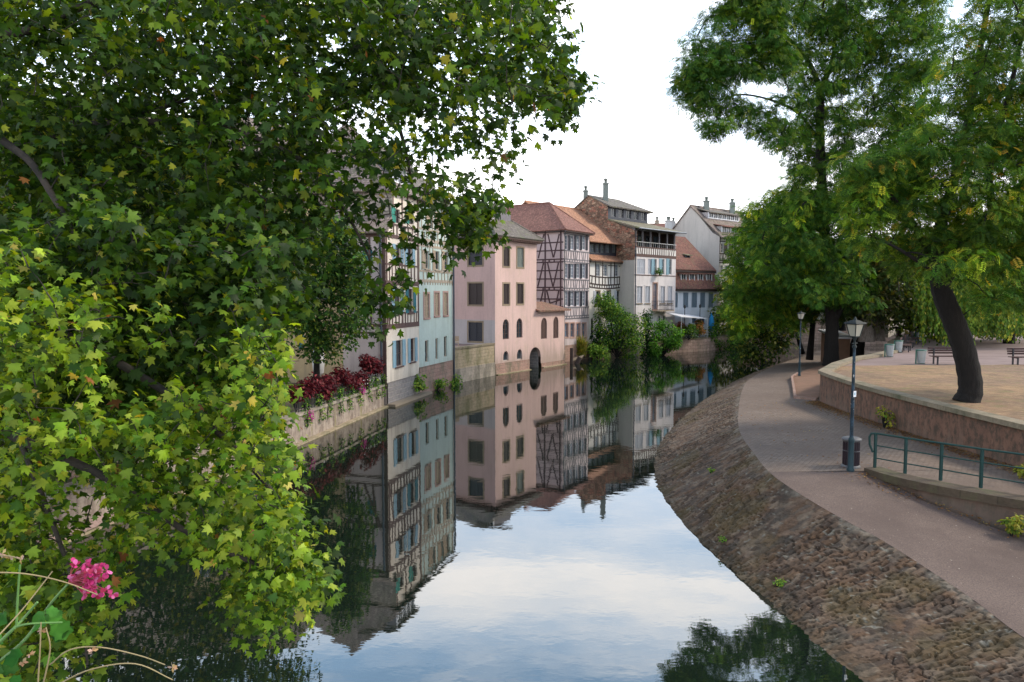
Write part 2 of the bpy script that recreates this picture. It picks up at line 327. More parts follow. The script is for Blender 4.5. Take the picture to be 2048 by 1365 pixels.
def window(root, f, r, frame='white', nx=2, ny=3, shut=None, sw=None, shcol='white', closed=None, surround=None, sill=None, glass='glass', arch=False, d=0, name='window', label=None):
    """r=(u0,zt,u1,zb).  Returns the hole."""
    u0, zt, u1, zb = r; W = u1 - u0; m = MB(); fr = min(.06, W * .12)
    R = .16
    for a, b, c, e in ((u0, u0 + fr, zb, zt), (u1 - fr, u1, zb, zt), (u0 + fr, u1 - fr, zb, zb + fr), (u0 + fr, u1 - fr, zt - fr, zt)): m.fbox(f, a, b, c, e, d - R, d - R + .07)
    if not closed:
        for i in range(1, nx):
            x = u0 + fr + (W - 2 * fr) * i / nx; m.fbox(f, x - .022, x + .022, zb + fr, zt - fr, d - R + .005, d - R + .06)
        for i in range(1, ny):
            z = zb + fr + (zt - zb - 2 * fr) * i / ny; m.fbox(f, u0 + fr, u1 - fr, z - .013, z + .013, d - R + .005, d - R + .05)
    if surround:
        s = .13; ms = MB()
        for a, b, c, e in ((u0 - s, u0, zb - s, zt + s), (u1, u1 + s, zb - s, zt + s), (u0, u1, zt, zt + s), (u0, u1, zb - s, zb)): ms.fbox(f, a, b, c, e, d - .05, d + .03)
    o = m.build(name, MT[frame], root, label)
    if surround: ms.build('surround', MT[surround], o)
    if sill: ms = MB(); ms.fbox(f, u0 - .1, u1 + .1, zb - .09, zb - .003, d - .08, d + .09); ms.build('sill', MT[sill], o)
    if closed:
        ms = MB()
        if W > .75: louver(ms, f, u0 + .01, u0 + W / 2 - .008, zb + .02, zt - .02, d - .12, d - .05); louver(ms, f, u0 + W / 2 + .008, u1 - .01, zb + .02, zt - .02, d - .12, d - .05)
        else: louver(ms, f, u0 + .01, u1 - .01, zb + .02, zt - .02, d - .12, d - .05)
        ms.build('shutter', MT[closed], o)
    else:
        ms = MB(); ms.add([f.P(u0 + fr, zb + fr, d - R + .02), f.P(u1 - fr, zb + fr, d - R + .02), f.P(u1 - fr, zt - fr, d - R + .02), f.P(u0 + fr, zt - fr, d - R + .02)], [(0, 1, 2, 3)]); ms.build('pane', MT[glass], o)
    if shut:
        sw = sw or W / 2
        for side in shut:
            ms = MB()
            if side == 'l': louver(ms, f, u0 - sw - .02, u0 - .02, zb - .02, zt + .02, d + .015, d + .06)
            elif side == 'r': louver(ms, f, u1 + .02, u1 + sw + .02, zb - .02, zt + .02, d + .015, d + .06)
            else:   # leaves standing open square to the wall
                u = u0 - .03 if side == 'L' else u1 + .03; g = Fac(f.P(u, 0, d)[:2], f.P(u, 0, d + sw)[:2])
                louver(ms, g, 0.03, sw, zb, zt, -.02, .02)
            ms.build('shutter', MT[shcol], o)
    if arch:
        ms = MB(); K = 8; rr = W / 2; hz = rr * 1.25; zc = zt - hz
        for sgn in (-1, 1):
            pts = []
            for i in range(K + 1):
                q = math.pi / 2 * i / K; pts.append((u0 + rr + sgn * rr * math.cos(q), zc + hz * math.sin(q)))
            cor = (u0 + rr + sgn * rr, zt)
            for i in range(K):
                a, b = pts[i], pts[i + 1]; tri = [f.P(cor[0], cor[1], d + .004), f.P(*a, d + .004), f.P(*b, d + .004)]
                ms.prism(tri, -f.n3 * .14)
        ms.build('arch_head', MT[arch], o)
    return (u0, zt, u1, zb)
def timber(f, segs, mat, root, w=.14, name='timber_frame', d=0):
    m = MB()
    for i, s in enumerate(segs):
        a, b = f.uz(s[0], s[1]), f.uz(s[2], s[3]); ww = s[4] if len(s) > 4 else w
        m.beam(f, a, b, ww, d - .02, d + .028 + .0013 * (i % 17))
    return m.build(name, MT[mat], root)
def timberuz(f, segs, mat, root, w=.14, name='timber_frame', d=0):
    m = MB()
    for i, s in enumerate(segs):
        ww = s[4] if len(s) > 4 else w; m.beam(f, s[:2], s[2:4], ww, d - .02, d + .028 + .0013 * (i % 17))
    return m.build(name, MT[mat], root)
def chimney(root, c, w, z0, z1, mat='offwhite'):
    m = MB(); x, y = c; m.box(x - w / 2, x + w / 2, y - w / 2, y + w / 2, z0, z1); m.box(x - w * .62, x + w * .62, y - w * .62, y + w * .62, z1, z1 + .1)
    o = m.build('chimney', MT[mat], root); k = MB(); k.lathe((x, y, z1 + .1), [(w * .3, 0), (w * .3, .35), (w * .42, .36), (w * .42, .46), (w * .2, .55)], 8); k.build('chimney_pot', MT['greysh'], o)
def pipe(root, pts, r=.06, mat='pipe', name='drainpipe'):
    m = MB(); m.tube(pts, r, 6); return m.build(name, MT[mat], root)
def px_hole(f, L_): return [f.rect(*q) for q in L_]
# ============ HOUSE 1 : cream half-timbered ============
A1 = Vector((-7.3, 40.6)); a15 = math.radians(15); f1 = Fac(A1, A1 + Vector((math.sin(a15), math.cos(a15))) * 4.9)
s1 = Fac(A1 - Vector((math.cos(a15), -math.sin(a15))) * 9, A1); B1 = A1 + f1.t * 4.9
h = empty('timbered_house', (*A1, 0), 'tall cream half-timbered house with blue and green shutters, beside the dark red plants', 'house')
zsk, ze = 10.35, 12.6; u1in = 1.0
W = []
for (q, kw) in (((791, 681, 804, 733), dict(shut='lr', sw=.42, shcol='blueshut', surround=None)), ((820, 677, 829, 724), dict(shut='lr', sw=.35, shcol='blueshut')),
                ((788, 577, 801, 624), dict(shut='lr', sw=.38, shcol='blueshut')), ((816, 578, 826, 626), dict(shut='lr', sw=.38, shcol='teal')),
                ((790, 490, 801, 526), dict(shut='lr', sw=.36, shcol='blueshut')), ((814, 488, 824, 530), dict(shut='lr', sw=.36, shcol='blueshut'))):
    r = f1.rect(*q); W.append(r); window(h, f1, r, 'brown', 2, 2, sill='brown', **kw)
wb = wall(f1, 0, 4.9, 1.35, zsk, W)
for q in ((790, 419, 800, 447), (817, 421, 828, 449)):
    r = f1.rect(*q); W.append(r); window(h, f1, r, 'brown', 2, 2, shut='l', sw=.5, shcol='green_sh')
wall(f1, u1in, 4.9, zsk, ze, W, mb=wb); wb.build('wall', MT['cream'], h)
m = MB(); wall(f1, 0, 4.9, -.5, 1.35, [], .06, mb=m); m.fbox(f1, 0, 4.9, 1.3, 1.36, 0, .06); m.build('stone_plinth', MT['darkblock'], h)
r = s1.rect(729, 588, 747, 619); r2 = s1.rect(724, 500, 745, 526); wall(s1, 6.2, 9, 0, zsk, [r, r2]).build('side_wall', MT['creamshade'], h); r3 = s1.rect(596, 655, 608, 700); wall(s1, 0, 6.2, 0, zsk, [r3]).build('garden_wall', MT['ochre'], h); window(h, s1, r3, 'tan', closed='teal')
window(h, s1, r, 'brown', closed='teal'); window(h, s1, r2, 'brown', closed='teal')
g1 = s1.off(-u1in); m = wall(g1, 0, 9, zsk, ze); m.build('shingled_wall', tiles('scalloped_shingles', (.24, .2, .17), (.32, .27, .23), (.22, .2, .14), .22, .2), h)
m = MB(); m.slab([s1.P(-.2, zsk - .25, .45), s1.P(9.35, zsk - .25, .45), s1.P(9, zsk + .85, -u1in), s1.P(-.2, zsk + .85, -u1in)], .1); m.build('skirt_roof', MT['t_brown'], h)
D = 9
c = [f1.P(u1in - .35, ze, .4), f1.P(5.0, ze, .4), f1.P(5.0, ze, -D), f1.P(u1in - .35, ze, -D)]
ra, rb = f1.P(3.4, ze + 4.6, -4.4), f1.P(5.0, ze + 4.6, -4.4)
m = MB(); m.slab([c[0], c[1], rb, ra]); m.slab([c[3], c[0], ra]); m.slab([c[2], c[3], ra, rb]); roofcap(m, ra, c[0]); roofcap(m, ra, rb); rf = m.build('roof', MT['t_brown'], h)
# long dormer
def dormer(root, f, u0, u1, z0, z1, d0, d1, nwin, wallm, roofm, framem='white', slope=.25, ny=1, glass='glass', over=.25):
    """box dormer: front at d0, runs back to d1 (<d0)"""
    m = MB(); m.fbox(f, u0, u1, z0 - .3, z1, d1, d0 - .1); o = m.build('dormer', MT[wallm], root)
    w = (u1 - u0 - .2) / nwin; mf = MB()
    m = MB(); m.fbox(f, u0, u0 + .1, z0 - .1, z1, d0 - .1, d0); m.fbox(f, u1 - .1, u1, z0 - .1, z1, d0 - .1, d0)
    m.fbox(f, u0 + .1, u1 - .1, z0 - .1, z0, d0 - .1, d0 + .03); m.fbox(f, u0 + .1, u1 - .1, z1 - .08, z1, d0 - .1, d0)
    for i in range(1, nwin): x = u0 + .1 + w * i; m.fbox(f, x - .05, x + .05, z0, z1 - .08, d0 - .1, d0 - .005)
    for i in range(nwin): x = u0 + .1 + w * (i + .5); m.fbox(f, x - .018, x + .018, z0, z1 - .08, d0 - .095, d0 - .03)
    m.build('dormer_window', MT[framem], o)
    m = MB(); m.add([f.P(u0 + .1, z0, d0 - .09), f.P(u1 - .1, z0, d0 - .09), f.P(u1 - .1, z1, d0 - .09), f.P(u0 + .1, z1, d0 - .09)], [(0, 1, 2, 3)]); m.build('pane', MT[glass], o)
    m = MB(); rise = (d0 + over - d1) * slope; m.slab([f.P(u0 - .18, z1 - .02, d0 + over), f.P(u1 + .18, z1 - .02, d0 + over), f.P(u1 + .18, z1 + rise, d1), f.P(u0 - .18, z1 + rise, d1)], .09); m.build('dormer_roof', MT[roofm], o)
    return o
dormer(h, f1, 1.9, 4.7, ze + .75, ze + 1.75, -.35, -3, 4, 'greybeam', 't_grey')
B = lambda y0, y1: None
sg = [(0, f1.uz(770, 655)[1], 4.9, f1.uz(770, 655)[1], .3), (0, f1.uz(775, 624.5)[1] - .1, 4.9, f1.uz(775, 624.5)[1] - .1, .1), (0, f1.uz(775, 566)[1], 4.9, f1.uz(775, 566)[1], .28),
      (0, f1.uz(790, 474)[1], 4.9, f1.uz(790, 474)[1], .22), (0, f1.uz(790, 528)[1] - .05, 4.9, f1.uz(790, 528)[1] - .05, .1), (1, f1.uz(790, 450)[1], 4.9, f1.uz(790, 450)[1], .12)]
zA, zB, zC, zD = sg[0][1], sg[2][1], sg[3][1], ze
zs1 = sg[1][1]
for u in (.12, 2.3, 4.8): sg.append((u, zA, u, zB, .16)); sg.append((u, zB, u, zC, .16))
for u in (.45, .85, 1.3, 1.8, 2.7, 3.1, 3.6, 4.1, 4.5): sg.append((u + random.uniform(-.06, .06), zA, u, zs1, .09))
for u in (.5, .9, 1.4, 1.9, 2.7, 3.2, 3.7, 4.2): sg.append((u, zB, u + random.uniform(-.05, .05), sg[4][1], .09))
for u in (1.1, 1.6, 2.2, 2.8, 3.3, 3.9, 4.8): sg.append((u, zC, u + random.uniform(-.05, .05), sg[5][1], .1))
for u in (1.1, 2.4, 3.2, 4.8): sg.append((u, sg[5][1], u, ze, .13))
sg += [(.15, zA, .75, zB, .1), (2.2, zA, 2.5, zB, .1), (.5, zs1 + .6, .95, zs1 + .6, .09), (2.3, sg[5][1] + 1.1, 3.3, sg[5][1] + 1.1, .1)]
timberuz(f1, sg, 'brown', h)
sg = [(6.2, z, 9, z, wd) for z, wd in ((zA + .1, .16), (zA - .35, .12), (zB, .24), (zC, .2))] + [(8.9, 1, 8.9, zsk, .2)]
for u in (6.3, 7, 8): sg += [(u, zA, u + .25, zB, .12), (u, zB, u, zC, .12)]
sg += [(7.4, zA, 8.5, zB, .12)]
timberuz(s1, sg, 'brown', h, name='side_timber_frame')
pipe(h, [s1.P(8.72, .8, .1), s1.P(8.72, zsk - .3, .1)], .07)
# ============ HOUSE 2 : pale green ============
f2 = Fac((-6.03, 45.3), (-4.29, 50.7)); LZ2 = 12.55
h = empty('green_house', (-6.03, 45.3, 0), 'narrow pale green house with tan timbering and louvred beige shutters above a red stone base', 'house')
W = []
for q in ((850, 681, 857, 725), (871, 677, 876.5, 719), (888, 673, 894, 714)): r = f2.rect(*q); W.append(r); window(h, f2, r, 'tan', 1, 1, glass='glass')
for q in ((848, 588, 858, 636), (869, 586, 878, 632), (887, 586, 895, 631)): r = f2.rect(*q); W.append(r); window(h, f2, r, 'tan', closed='beige', surround='pinkstone', sill='pinkstone')
for q in ((870, 503, 879, 540), (888, 504, 897, 541), (850, 502, 858, 538)): r = f2.rect(*q); W.append(r); window(h, f2, r, 'tan', 1, 2, shut='l', sw=.42, shcol='beige', sill='tan')
for q in ((858.5, 425, 865, 457), (876.5, 427, 882.5, 461), (888.5, 429, 896, 464)): r = f2.rect(*q); W.append(r); window(h, f2, r, 'tan', 1, 2, shut='l', sw=.55, shcol='beige')
zp = 6.5 - 146 / 1400 * 45.5 + .0
zp = f2.uz(850, 733)[1]
wall(f2, 0, f2.L, zp, LZ2, W).build('wall', MT['greenp'], h)
m = wall(f2, 0, f2.L, -.5, zp, [], .05); m.fbox(f2, 0, f2.L, zp - .05, zp, 0, .05); m.build('stone_plinth', MT['redstone'], h)
zb1, zb2, zb3, zb4 = f2.uz(870, 563)[1], f2.uz(870, 495)[1], f2.uz(870, 484)[1], f2.uz(870, 463)[1]; LL = f2.L; za_ = f2.uz(870, 544)[1]
sg = [(0, z, LL, z, wd) for z, wd in ((zb1, .2), (zb2, .16), (zb3, .2), (zb4, .12), (za_, .12), (LZ2 - .1, .16))]
u = .1
while u < LL: sg += [(u, zb2, u, zb3, .08), (u, zb1 - .25, u, zb1, .08)]; u += .42
for u in (.1, .75, 1.3, 1.95, 2.5, 3.1, 3.7, 4.2, 4.8, 5.5): sg += [(u, zb1, u + random.uniform(-.08, .08), za_, .08), (u, zb3, u + random.uniform(-.1, .1), zb4, .08)]
for u in (.1, .5, 1.75, 2.25, 3.75, 5.4): sg += [(u, za_, u, zb2, .1), (u, zb4, u, LZ2, .1)]
timberuz(f2, sg, 'tan', h)
D = 9; c = [f2.P(-.05, LZ2, .45), f2.P(LL + .3, LZ2, .45), f2.P(LL + .3, LZ2, -D), f2.P(-.05, LZ2, -D)]; ra, rb = f2.P(-.05, LZ2 + 4.2, -4.3), f2.P(LL + .3, LZ2 + 4.2, -4.3)
m = MB(); m.slab([c[0], c[1], rb, ra]); m.slab([c[2], c[3], ra, rb]); roofcap(m, ra, rb); m.build('roof', MT['t_grey'], h)
m = MB(); g = Fac(f2.P(LL, 0, 0)[:2], f2.P(LL, 0, -9)[:2]); wall(g, 0, 9, 0, LZ2, mb=m); m.prism([g.P(0, LZ2), g.P(9, LZ2), g.P(4.4, LZ2 + 4.0)], g.n3 * -.1); m.build('side_wall', MT['grey'], h)
pipe(h, [f2.P(LL - .08, .1, .12), f2.P(LL - .08, LZ2 - .2, .12)], .07)
# ============ HOUSE 3 : pink ============
C3 = Vector((-1.37, 56.5)); t3 = Vector((4.9 + 1.37, 65.5 - 56.5)).normalized(); R3 = Fac(C3, C3 + t3 * 11.0); n3 = R3.n
L3 = Fac(C3 - n3 * 8, C3); zE = 11.25; UM = 6.15
h = empty('pink_house', (*C3, 0), 'pink plastered house with hipped roof, closed brown shutters and arched openings at the water', 'house')
W = []
for q, kw in (((937, 494, 965, 531), dict(closed='navy')), ((937, 567, 965, 610), dict(closed='brownsh')), ((937, 645, 965, 683), dict(closed='navy'))):
    r = L3.rect(*q); W.append(r); window(h, L3, r, 'tanstone', surround='tanstone', **kw)
zg = L3.uz(950, 640)[1]; wall(L3, 0, 8, zg, zE, W).build('side_wall', MT['pinkside'], h); wall(L3, 0, 8, 0, zg, W, .012).build('lower_side_wall', MT['grey'], h)
W = []
for q, kw in (((1006.5, 494, 1018.6, 533), dict(closed='brownsh', surround='tanstone')), ((1034, 496, 1047, 535), dict(closed='greysh', surround='tanstone')),
              ((1006.5, 568, 1018.5, 609), dict(closed='brownsh', surround='tanstone')), ((1034, 568, 1046.5, 608), dict(closed='brownsh', surround='tanstone')),
              ((1005.5, 639, 1018, 679), dict(frame='brown', arch='pink', nx=2, ny=4)), ((1033, 637, 1045, 676), dict(frame='brown', arch='pink', nx=2, ny=4)),
              ((1082, 636, 1094, 678), dict(frame='brown', arch='pink', closed='brown')), ((1106.5, 634, 1117, 677), dict(frame='brown', arch='pink', closed='brown')),
              ((1006.5, 702.5, 1017, 722), dict(frame='grey', nx=1, ny=1, arch='pink')), ((1034, 699, 1044.5, 719.5), dict(frame='grey', nx=1, ny=1, arch='pink'))):
    r = R3.rect(*q); W.append(r); kw = dict(kw); fr = kw.pop('frame', 'tanstone'); window(h, R3, r, fr, **kw)
arc = R3.rect(1059, 695, 1081.5, 736); arc = (arc[0], arc[1], arc[2], -.3); W.append(arc)
za = 5.25
m = wall(R3, 0, UM, .9, zE, W, rev=.3); wall(R3, UM, 11, .4, za, W, rev=.3, mb=m); m.build('wall', MT['pink'], h)
W2 = [w_ for w_ in W if w_[3] < 1.5]
m = MB(); wall(R3, 0, arc[0] - .05, -.5, .9, [], .05, mb=m); m.fbox(R3, 0, arc[0] - .05, .86, .9, 0, .05); wall(R3, arc[2] + .05, 11, -.5, .4, [], .05, mb=m); m.fbox(R3, arc[2] + .05, 11, .36, .4, 0, .05); m.build('stone_plinth', MT['redstone'], h)
# arch opening : ring, reveal and dark water gate behind
m = MB(); K = 10; rr = (arc[2] - arc[0]) / 2; uc = (arc[0] + arc[2]) / 2; zc = arc[1] - rr
for sgn in (-1, 1):
    pts = [(uc + sgn * rr * math.cos(math.pi / 2 * i / K), zc + rr * math.sin(math.pi / 2 * i / K)) for i in range(K + 1)]
    for i in range(K): m.prism([R3.P(uc + sgn * rr, arc[1], .004), R3.P(*pts[i], .004), R3.P(*pts[i + 1], .004)], -R3.n3 * .28)
o = m.build('water_gate', MT['pink'], h, 'round arched water gate at canal level')
m = MB(); m.fbox(R3, arc[0], arc[2], -.4, arc[1], -2.5, -2.4); m.build('gate_backing', MT['darkblock'], o)
m = MB(); m.fbox(R3, arc[0] - .1, arc[0], -.4, arc[1], -2.4, -.31); m.fbox(R3, arc[2], arc[2] + .1, -.4, arc[1], -2.4, -.31); m.fbox(R3, arc[0] - .1, arc[2] + .1, arc[1], arc[1] + .1, -2.4, -.31); m.build('gate_passage', MT['darkblock'], o)
# annex end wall + annex roof
e3 = Fac(R3.P(11, 0)[:2], R3.P(11, 0, -4)[:2]); wall(e3, 0, 4, 0, za).build('annex_end_wall', MT['pinkside'], h)
m = MB(); m.slab([R3.P(UM - .15, za - .12, .45), R3.P(11.5, za - .12, .45), R3.P(10.2, za + .62, -2.0), R3.P(UM - .15, za + .62, -2.0)], .12); m.slab([R3.P(11.5, za - .12, .45), R3.P(11.5, za - .12, -4), R3.P(10.2, za + .62, -3.5), R3.P(10.2, za + .62, -2.0)], .12)
m.build('annex_roof', MT['t_brownred'], h)
m = MB(); m.fbox(R3, UM, 11, za - .24, za - .02, -.05, .1); m.build('annex_fascia', MT['dark'], h)
e3 = Fac(R3.P(UM, 0)[:2], R3.P(UM, 0, -8)[:2]); wall(e3, 0, 8, za - .5, zE).build('end_wall', MT['pinkside'], h)
D = 8; ov = .5; c = [R3.P(-ov, zE, ov), R3.P(UM + ov, zE, ov), R3.P(UM + ov, zE, -D - ov), R3.P(-ov, zE, -D - ov)]; zr = zE + 3.1; ra, rb = R3.P(3.0, zr, -3.6), R3.P(3.2, zr, -5.0)
m = MB()
for q in ([c[0], c[1], ra], [c[1], c[2], rb, ra], [c[2], c[3], rb], [c[3], c[0], ra, rb]): m.slab(q)
roofcap(m, c[0], ra, .09); roofcap(m, c[1], ra, .09); m.build('roof', MT['t_grey'], h)
m = MB(); m.fbox(R3, -.3, UM + .3, zE - .2, zE - .13, -D, .42); m.fbox(L3, 0, 8.3, zE - .2, zE - .131, -.3, .42); m.build('eaves_board', MT['brown'], h)
m = MB()
for i in range(24): u = .05 + i * .26; m.fbox(R3, u, u + .09, zE - .36, zE - .2, .0, .4)
for i in range(30): u = .05 + i * .26; m.fbox(L3, u, u + .09, zE - .36, zE - .2, .0, .4)
m.build('rafter_ends', MT['brown'], h)
dormer(h, L3, L3.L - 3.1, L3.L - 1.6, zE + 1.35, zE + 2.25, -1.9, -4.5, 2, 'greybeam', 't_grey', over=.35)
# ============ HOUSE 4 : mauve timber house ============
C4 = Vector((4.92, 67.3)); t4 = Vector((.574, .819)).normalized(); F4 = Fac(C4, C4 + t4 * 5.08); L4 = Fac(C4 - F4.n * 9, C4); zE = 12.7
h = empty('mauve_house', (*C4, 0), 'mauve half-timbered house with dull red hipped roof and rows of four white windows', 'house')
W = []; cols = ((1128.6, 1136.3), (1140, 1148.3), (1152, 1159.8), (1163.5, 1171.5))
for y0, y1 in ((470.5, 500), (527.5, 557), (583, 612.5)):
    for a, b in cols: r = F4.rect(a, y0, b, y1); W.append(r); window(h, F4, r, 'white', 2, 4, shut='r', sw=.32, shcol='navy', glass='glassb')
for a, b in cols: r = F4.rect(a + .6, 647, b, 675); W.append(r); window(h, F4, r, 'pinkstone', 1, 2, surround='pinkstone', glass='glassb')
wall(F4, 0, 5.08, 1.6, zE, W).build('wall', MT['palepink'], h); m = wall(F4, 0, 5.08, -.5, 1.6, [], .04); m.build('stone_plinth', MT['redstone'], h)
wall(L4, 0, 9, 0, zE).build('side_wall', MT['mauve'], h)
sg = [(0, F4.uz(1150, y)[1], 5.08, F4.uz(1150, y)[1], wd) for y, wd in ((503, .12), (520, .1), (525, .1), (560, .12), (577, .1), (582, .1), (615, .12), (632, .1), (637, .12), (470, .1))]
for y0, y1 in ((503, 520), (560, 577), (615, 632)):
    z0, z1 = F4.uz(1150, y1)[1], F4.uz(1150, y0)[1]; u = .15; k = 0
    while u < 5: dv = (.18, 0, -.18, 0)[k % 4]; sg.append((u + dv, z0, u, z1, .07)); u += .42; k += 1
for y0, y1 in ((520, 525), (577, 582), (632, 637)):
    z0, z1 = F4.uz(1150, y1)[1], F4.uz(1150, y0)[1]; u = .15
    while u < 5: sg.append((u, z0, u, z1, .07)); u += .5
timberuz(F4, sg, 'greybeam', h)
ys = (484.8, 501, 518.6, 524.3, 541.2, 558, 575, 580.7, 598.5, 614); X0, X1 = 1060, 1126
sg = [(*L4.uz(1121, y)[::1], 0, 0) for y in ys]; sg = [(0, z[1], 9, z[1], .12) for z in sg]
up = [L4.uz(x, 540)[0] for x in (1072, 1090.4, 1121.5)]; sg += [(u, 5, u, zE, .15) for u in up] + [(up[0] - 1.2, 5, up[0] - 1.2, zE, .15)]
timberuz(L4, sg, 'maroon', h, name='side_timber_frame')
def zb(x, y): return (880 + x / 6.203, 380 + y / 6.203)
def zb4_(x, y): return (880 + x / 6.203, 580 + y / 6.203)
dg = []
for a, b in (((1290, 550), (1220, 850)), ((1340, 550), (1405, 840)), ((1480, 550), (1410, 840)), ((1285, 905), (1215, 1200)), ((1335, 905), (1400, 1200)), ((1470, 905), (1405, 1200))): dg.append((*zb(*a), *zb(*b), .13))
for a, b in (((1280, 12), (1240, 185)), ((1325, 12), (1370, 185)), ((1475, 12), (1440, 185)), ((1300, 190), (1490, 125))): dg.append((*zb4_(*a), *zb4_(*b), .13))
for x in (1280, 1355, 1418): dg.append((*zb(x, 862), *zb(x, 893), .12)); dg.append((*zb(x, 1212), *zb(x, 1243), .12))
timber(L4, dg, 'maroon', h, name='side_braces', d=.003)
c = [F4.P(-.4, zE, .45), F4.P(5.5, zE, .45), F4.P(5.5, zE, -12), F4.P(-.4, zE, -12)]; zr = 15.75; ra, rb = F4.P(2.54, zr, -3.2), F4.P(2.54, zr, -12)
m = MB()
for q in ([c[0], c[1], ra], [c[1], c[2], rb, ra], [c[3], c[0], ra, rb]): m.slab(q)
roofcap(m, c[0], ra, .09); roofcap(m, c[1], ra, .09); roofcap(m, ra, rb, .09); m.build('roof', MT['t_red'], h)
m = MB(); m.fbox(F4, -.3, 5.4, zE - .2, zE - .13, -1, .42); m.fbox(L4, 0, 9.3, zE - .2, zE - .131, -.3, .4); m.build('eaves_board', MT['dark'], h)
q = atY(1050, 443, 68); m = MB(); sl = Fac(L4.P(6, 0, -1.1)[:2], L4.P(7, 0, -1.1)[:2]); 
p0 = L4.P(L4.uz(1046, 443)[0] + .2, 13.85, -1.25); m.box(p0.x, p0.x + .5, p0.y - .3, p0.y + .2, 13.75, 14.0); m.build('roof_vent', MT['metal'], h)
pipe(h, [F4.P(.05, 1.2, .12), F4.P(.05, zE - .5, .12), F4.P(-.3, zE - .15, .4)], .06, 'metal')
# ============ HOUSE 5 : white timber with orange roof ============
A5 = Vector((7.84, 71.9)); B5 = Vector((12.1, 76.8)); f5 = Fac(A5, B5); LL = f5.L
h = empty('orange_roofed_house', (*A5, 0), 'white half-timbered house with dark curved beams under two tiers of orange tiled roof', 'house')
zk = f5.uz(1210, 522)[1]; W = []
for q in ((1192, 528, 1200.4, 553), (1207, 528.5, 1215.7, 553), (1229.8, 529, 1237.4, 553)): r = f5.rect(*q); W.append(r); window(h, f5, r, 'offwhite', 2, 4, glass='glassb')
for q in ((1191.7, 582.6, 1199.5, 607), (1212.8, 582, 1220.6, 607), (1233, 582, 1241, 607)): r = f5.rect(*q); W.append(r); window(h, f5, r, 'tan', 1, 2, surround='tanstone', shut='l', sw=.4, shcol='lavsh')
zpo = f5.uz(1190, 638)[1]; pr = (.5, zpo, 2.4, 1.8); W.append(pr)
wall(f5, 0, LL, 0, zk + .1, W, rev=.5).build('wall', MT['whitep'], h)
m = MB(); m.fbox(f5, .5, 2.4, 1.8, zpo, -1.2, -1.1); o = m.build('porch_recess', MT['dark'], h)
def U5(x): return f5.uz(x, 550)[0]
bz = [f5.uz(1210, y)[1] for y in (554, 569, 576)]
sg = []
for zz in bz:     # sagging beams
    n_ = 8; pts = [(LL * i / n_, zz + (.0 if 1 else 0) + .18 * ((2 * i / n_ - 1) ** 2) - .08) for i in range(n_ + 1)]
    sg += [(*pts[i], *pts[i + 1], .13) for i in range(n_)]
for x in (1178.5, 1191, 1205, 1221.5, 1228.6, 1244): sg.append((U5(x), bz[1], U5(x), zk, .13))
for x in (1184, 1198, 1210, 1216, 1234, 1239): sg.append((U5(x) + random.uniform(-.1, .1), bz[1], U5(x), bz[0], .09))
u = .2
while u < LL: sg.append((u, bz[2], u, bz[1], .09)); u += .45
sg += [(U5(1201), bz[0] + 1.2, U5(1206), bz[0] + 1.2, .1), (U5(1216), bz[0] + 1.2, U5(1228), bz[0] + 1.2, .1), (U5(1238), bz[0] + 1.2, U5(1244), bz[0] + 1.2, .1)]
timberuz(f5, sg, 'dark', h)
z1, z2 = f5.uz(1210, 512)[1], f5.uz(1210, 489)[1]
m = MB(); m.slab([f5.P(-.1, zk, .5), f5.P(LL + .3, zk, .5), f5.P(LL + .1, z1 + .15, -.6), f5.P(-.1, z1 + .15, -.6)], .12); m.build('skirt_roof', MT['t_orange'], h)
m = MB(); m.fbox(f5, -.1, LL + .25, zk - .22, zk - .13, -.3, .4); m.build('eaves_board', MT['dark'], h)
g5 = f5.off(-.5); W = []
for a, b in ((175, 255), (275, 335), (355, 415), (440, 510), (545, 610)):
    r = g5.rect(1160 + a / 8.53, 489, 1160 + b / 8.53, 505.5); W.append(r); window(h, g5, r, 'greysh', 2, 2, glass='glassb')
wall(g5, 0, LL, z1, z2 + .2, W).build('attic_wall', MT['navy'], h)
ze5 = g5.uz(1210, 487.5)[1]
m = MB(); m.slab([f5.P(-.2, ze5, .35), f5.P(LL + .6, ze5, .35), f5.P(LL + 1.2, ze5 + 4.2, -5.6), f5.P(-3.5, ze5 + 4.2, -5.6)], .12); m.slab([f5.P(LL + 1.2, ze5 + 4.2, -5.6), f5.P(-3.5, ze5 + 4.2, -5.6), f5.P(-3.5, ze5 + 1, -10), f5.P(LL + 1, ze5 + 1, -10)], .12); roofcap(m, f5.P(LL + 1.2, ze5 + 4.2, -5.6), f5.P(-3.5, ze5 + 4.2, -5.6)); m.build('roof', MT['t_orange'], h)
# ============ HOUSE 6 : white house with rubble gable ============
C6 = Vector((13.07, 75.0)); r2 = math.sqrt(.5); F6 = Fac(C6, C6 + Vector((r2, r2)) * 8.1); S6 = Fac(C6 - F6.n * 13, C6)
h = empty('gabled_house', (*C6, 0), 'tall white house with open timber loggia and rough brown stone gable, iron balcony in front', 'house')
prof = [S6.uz(x, y) for x, y in ((1268, 461.6), (1240, 450), (1216, 439), (1215.4, 413), (1177.6, 390))]; us = prof[-1][0]
prof2 = [(us - (p[0] - us) * .9, p[1]) for p in prof[-2::-1]]
zpl = S6.uz(1256, 521)[1]
m = MB(); poly = [(13, zpl)] + [(13, prof[0][1])] + prof[1:] + [prof2[0]] + [(us - 6, prof[1][1] - 1), (us - 6, zpl)]
m.prism([S6.P(u, z, 0) for u, z in poly], -S6.n3 * .4); m.build('stone_gable', MT['rubble'], h, 'rough brown rubble gable end')
m = MB(); wall(S6, 0, 13, 0, zpl, mb=m, d=.006); m.build('side_wall', MT['gable'], h)
zl0, zl1 = F6.uz(1310, 514)[1], F6.uz(1310, 466)[1]
W = []
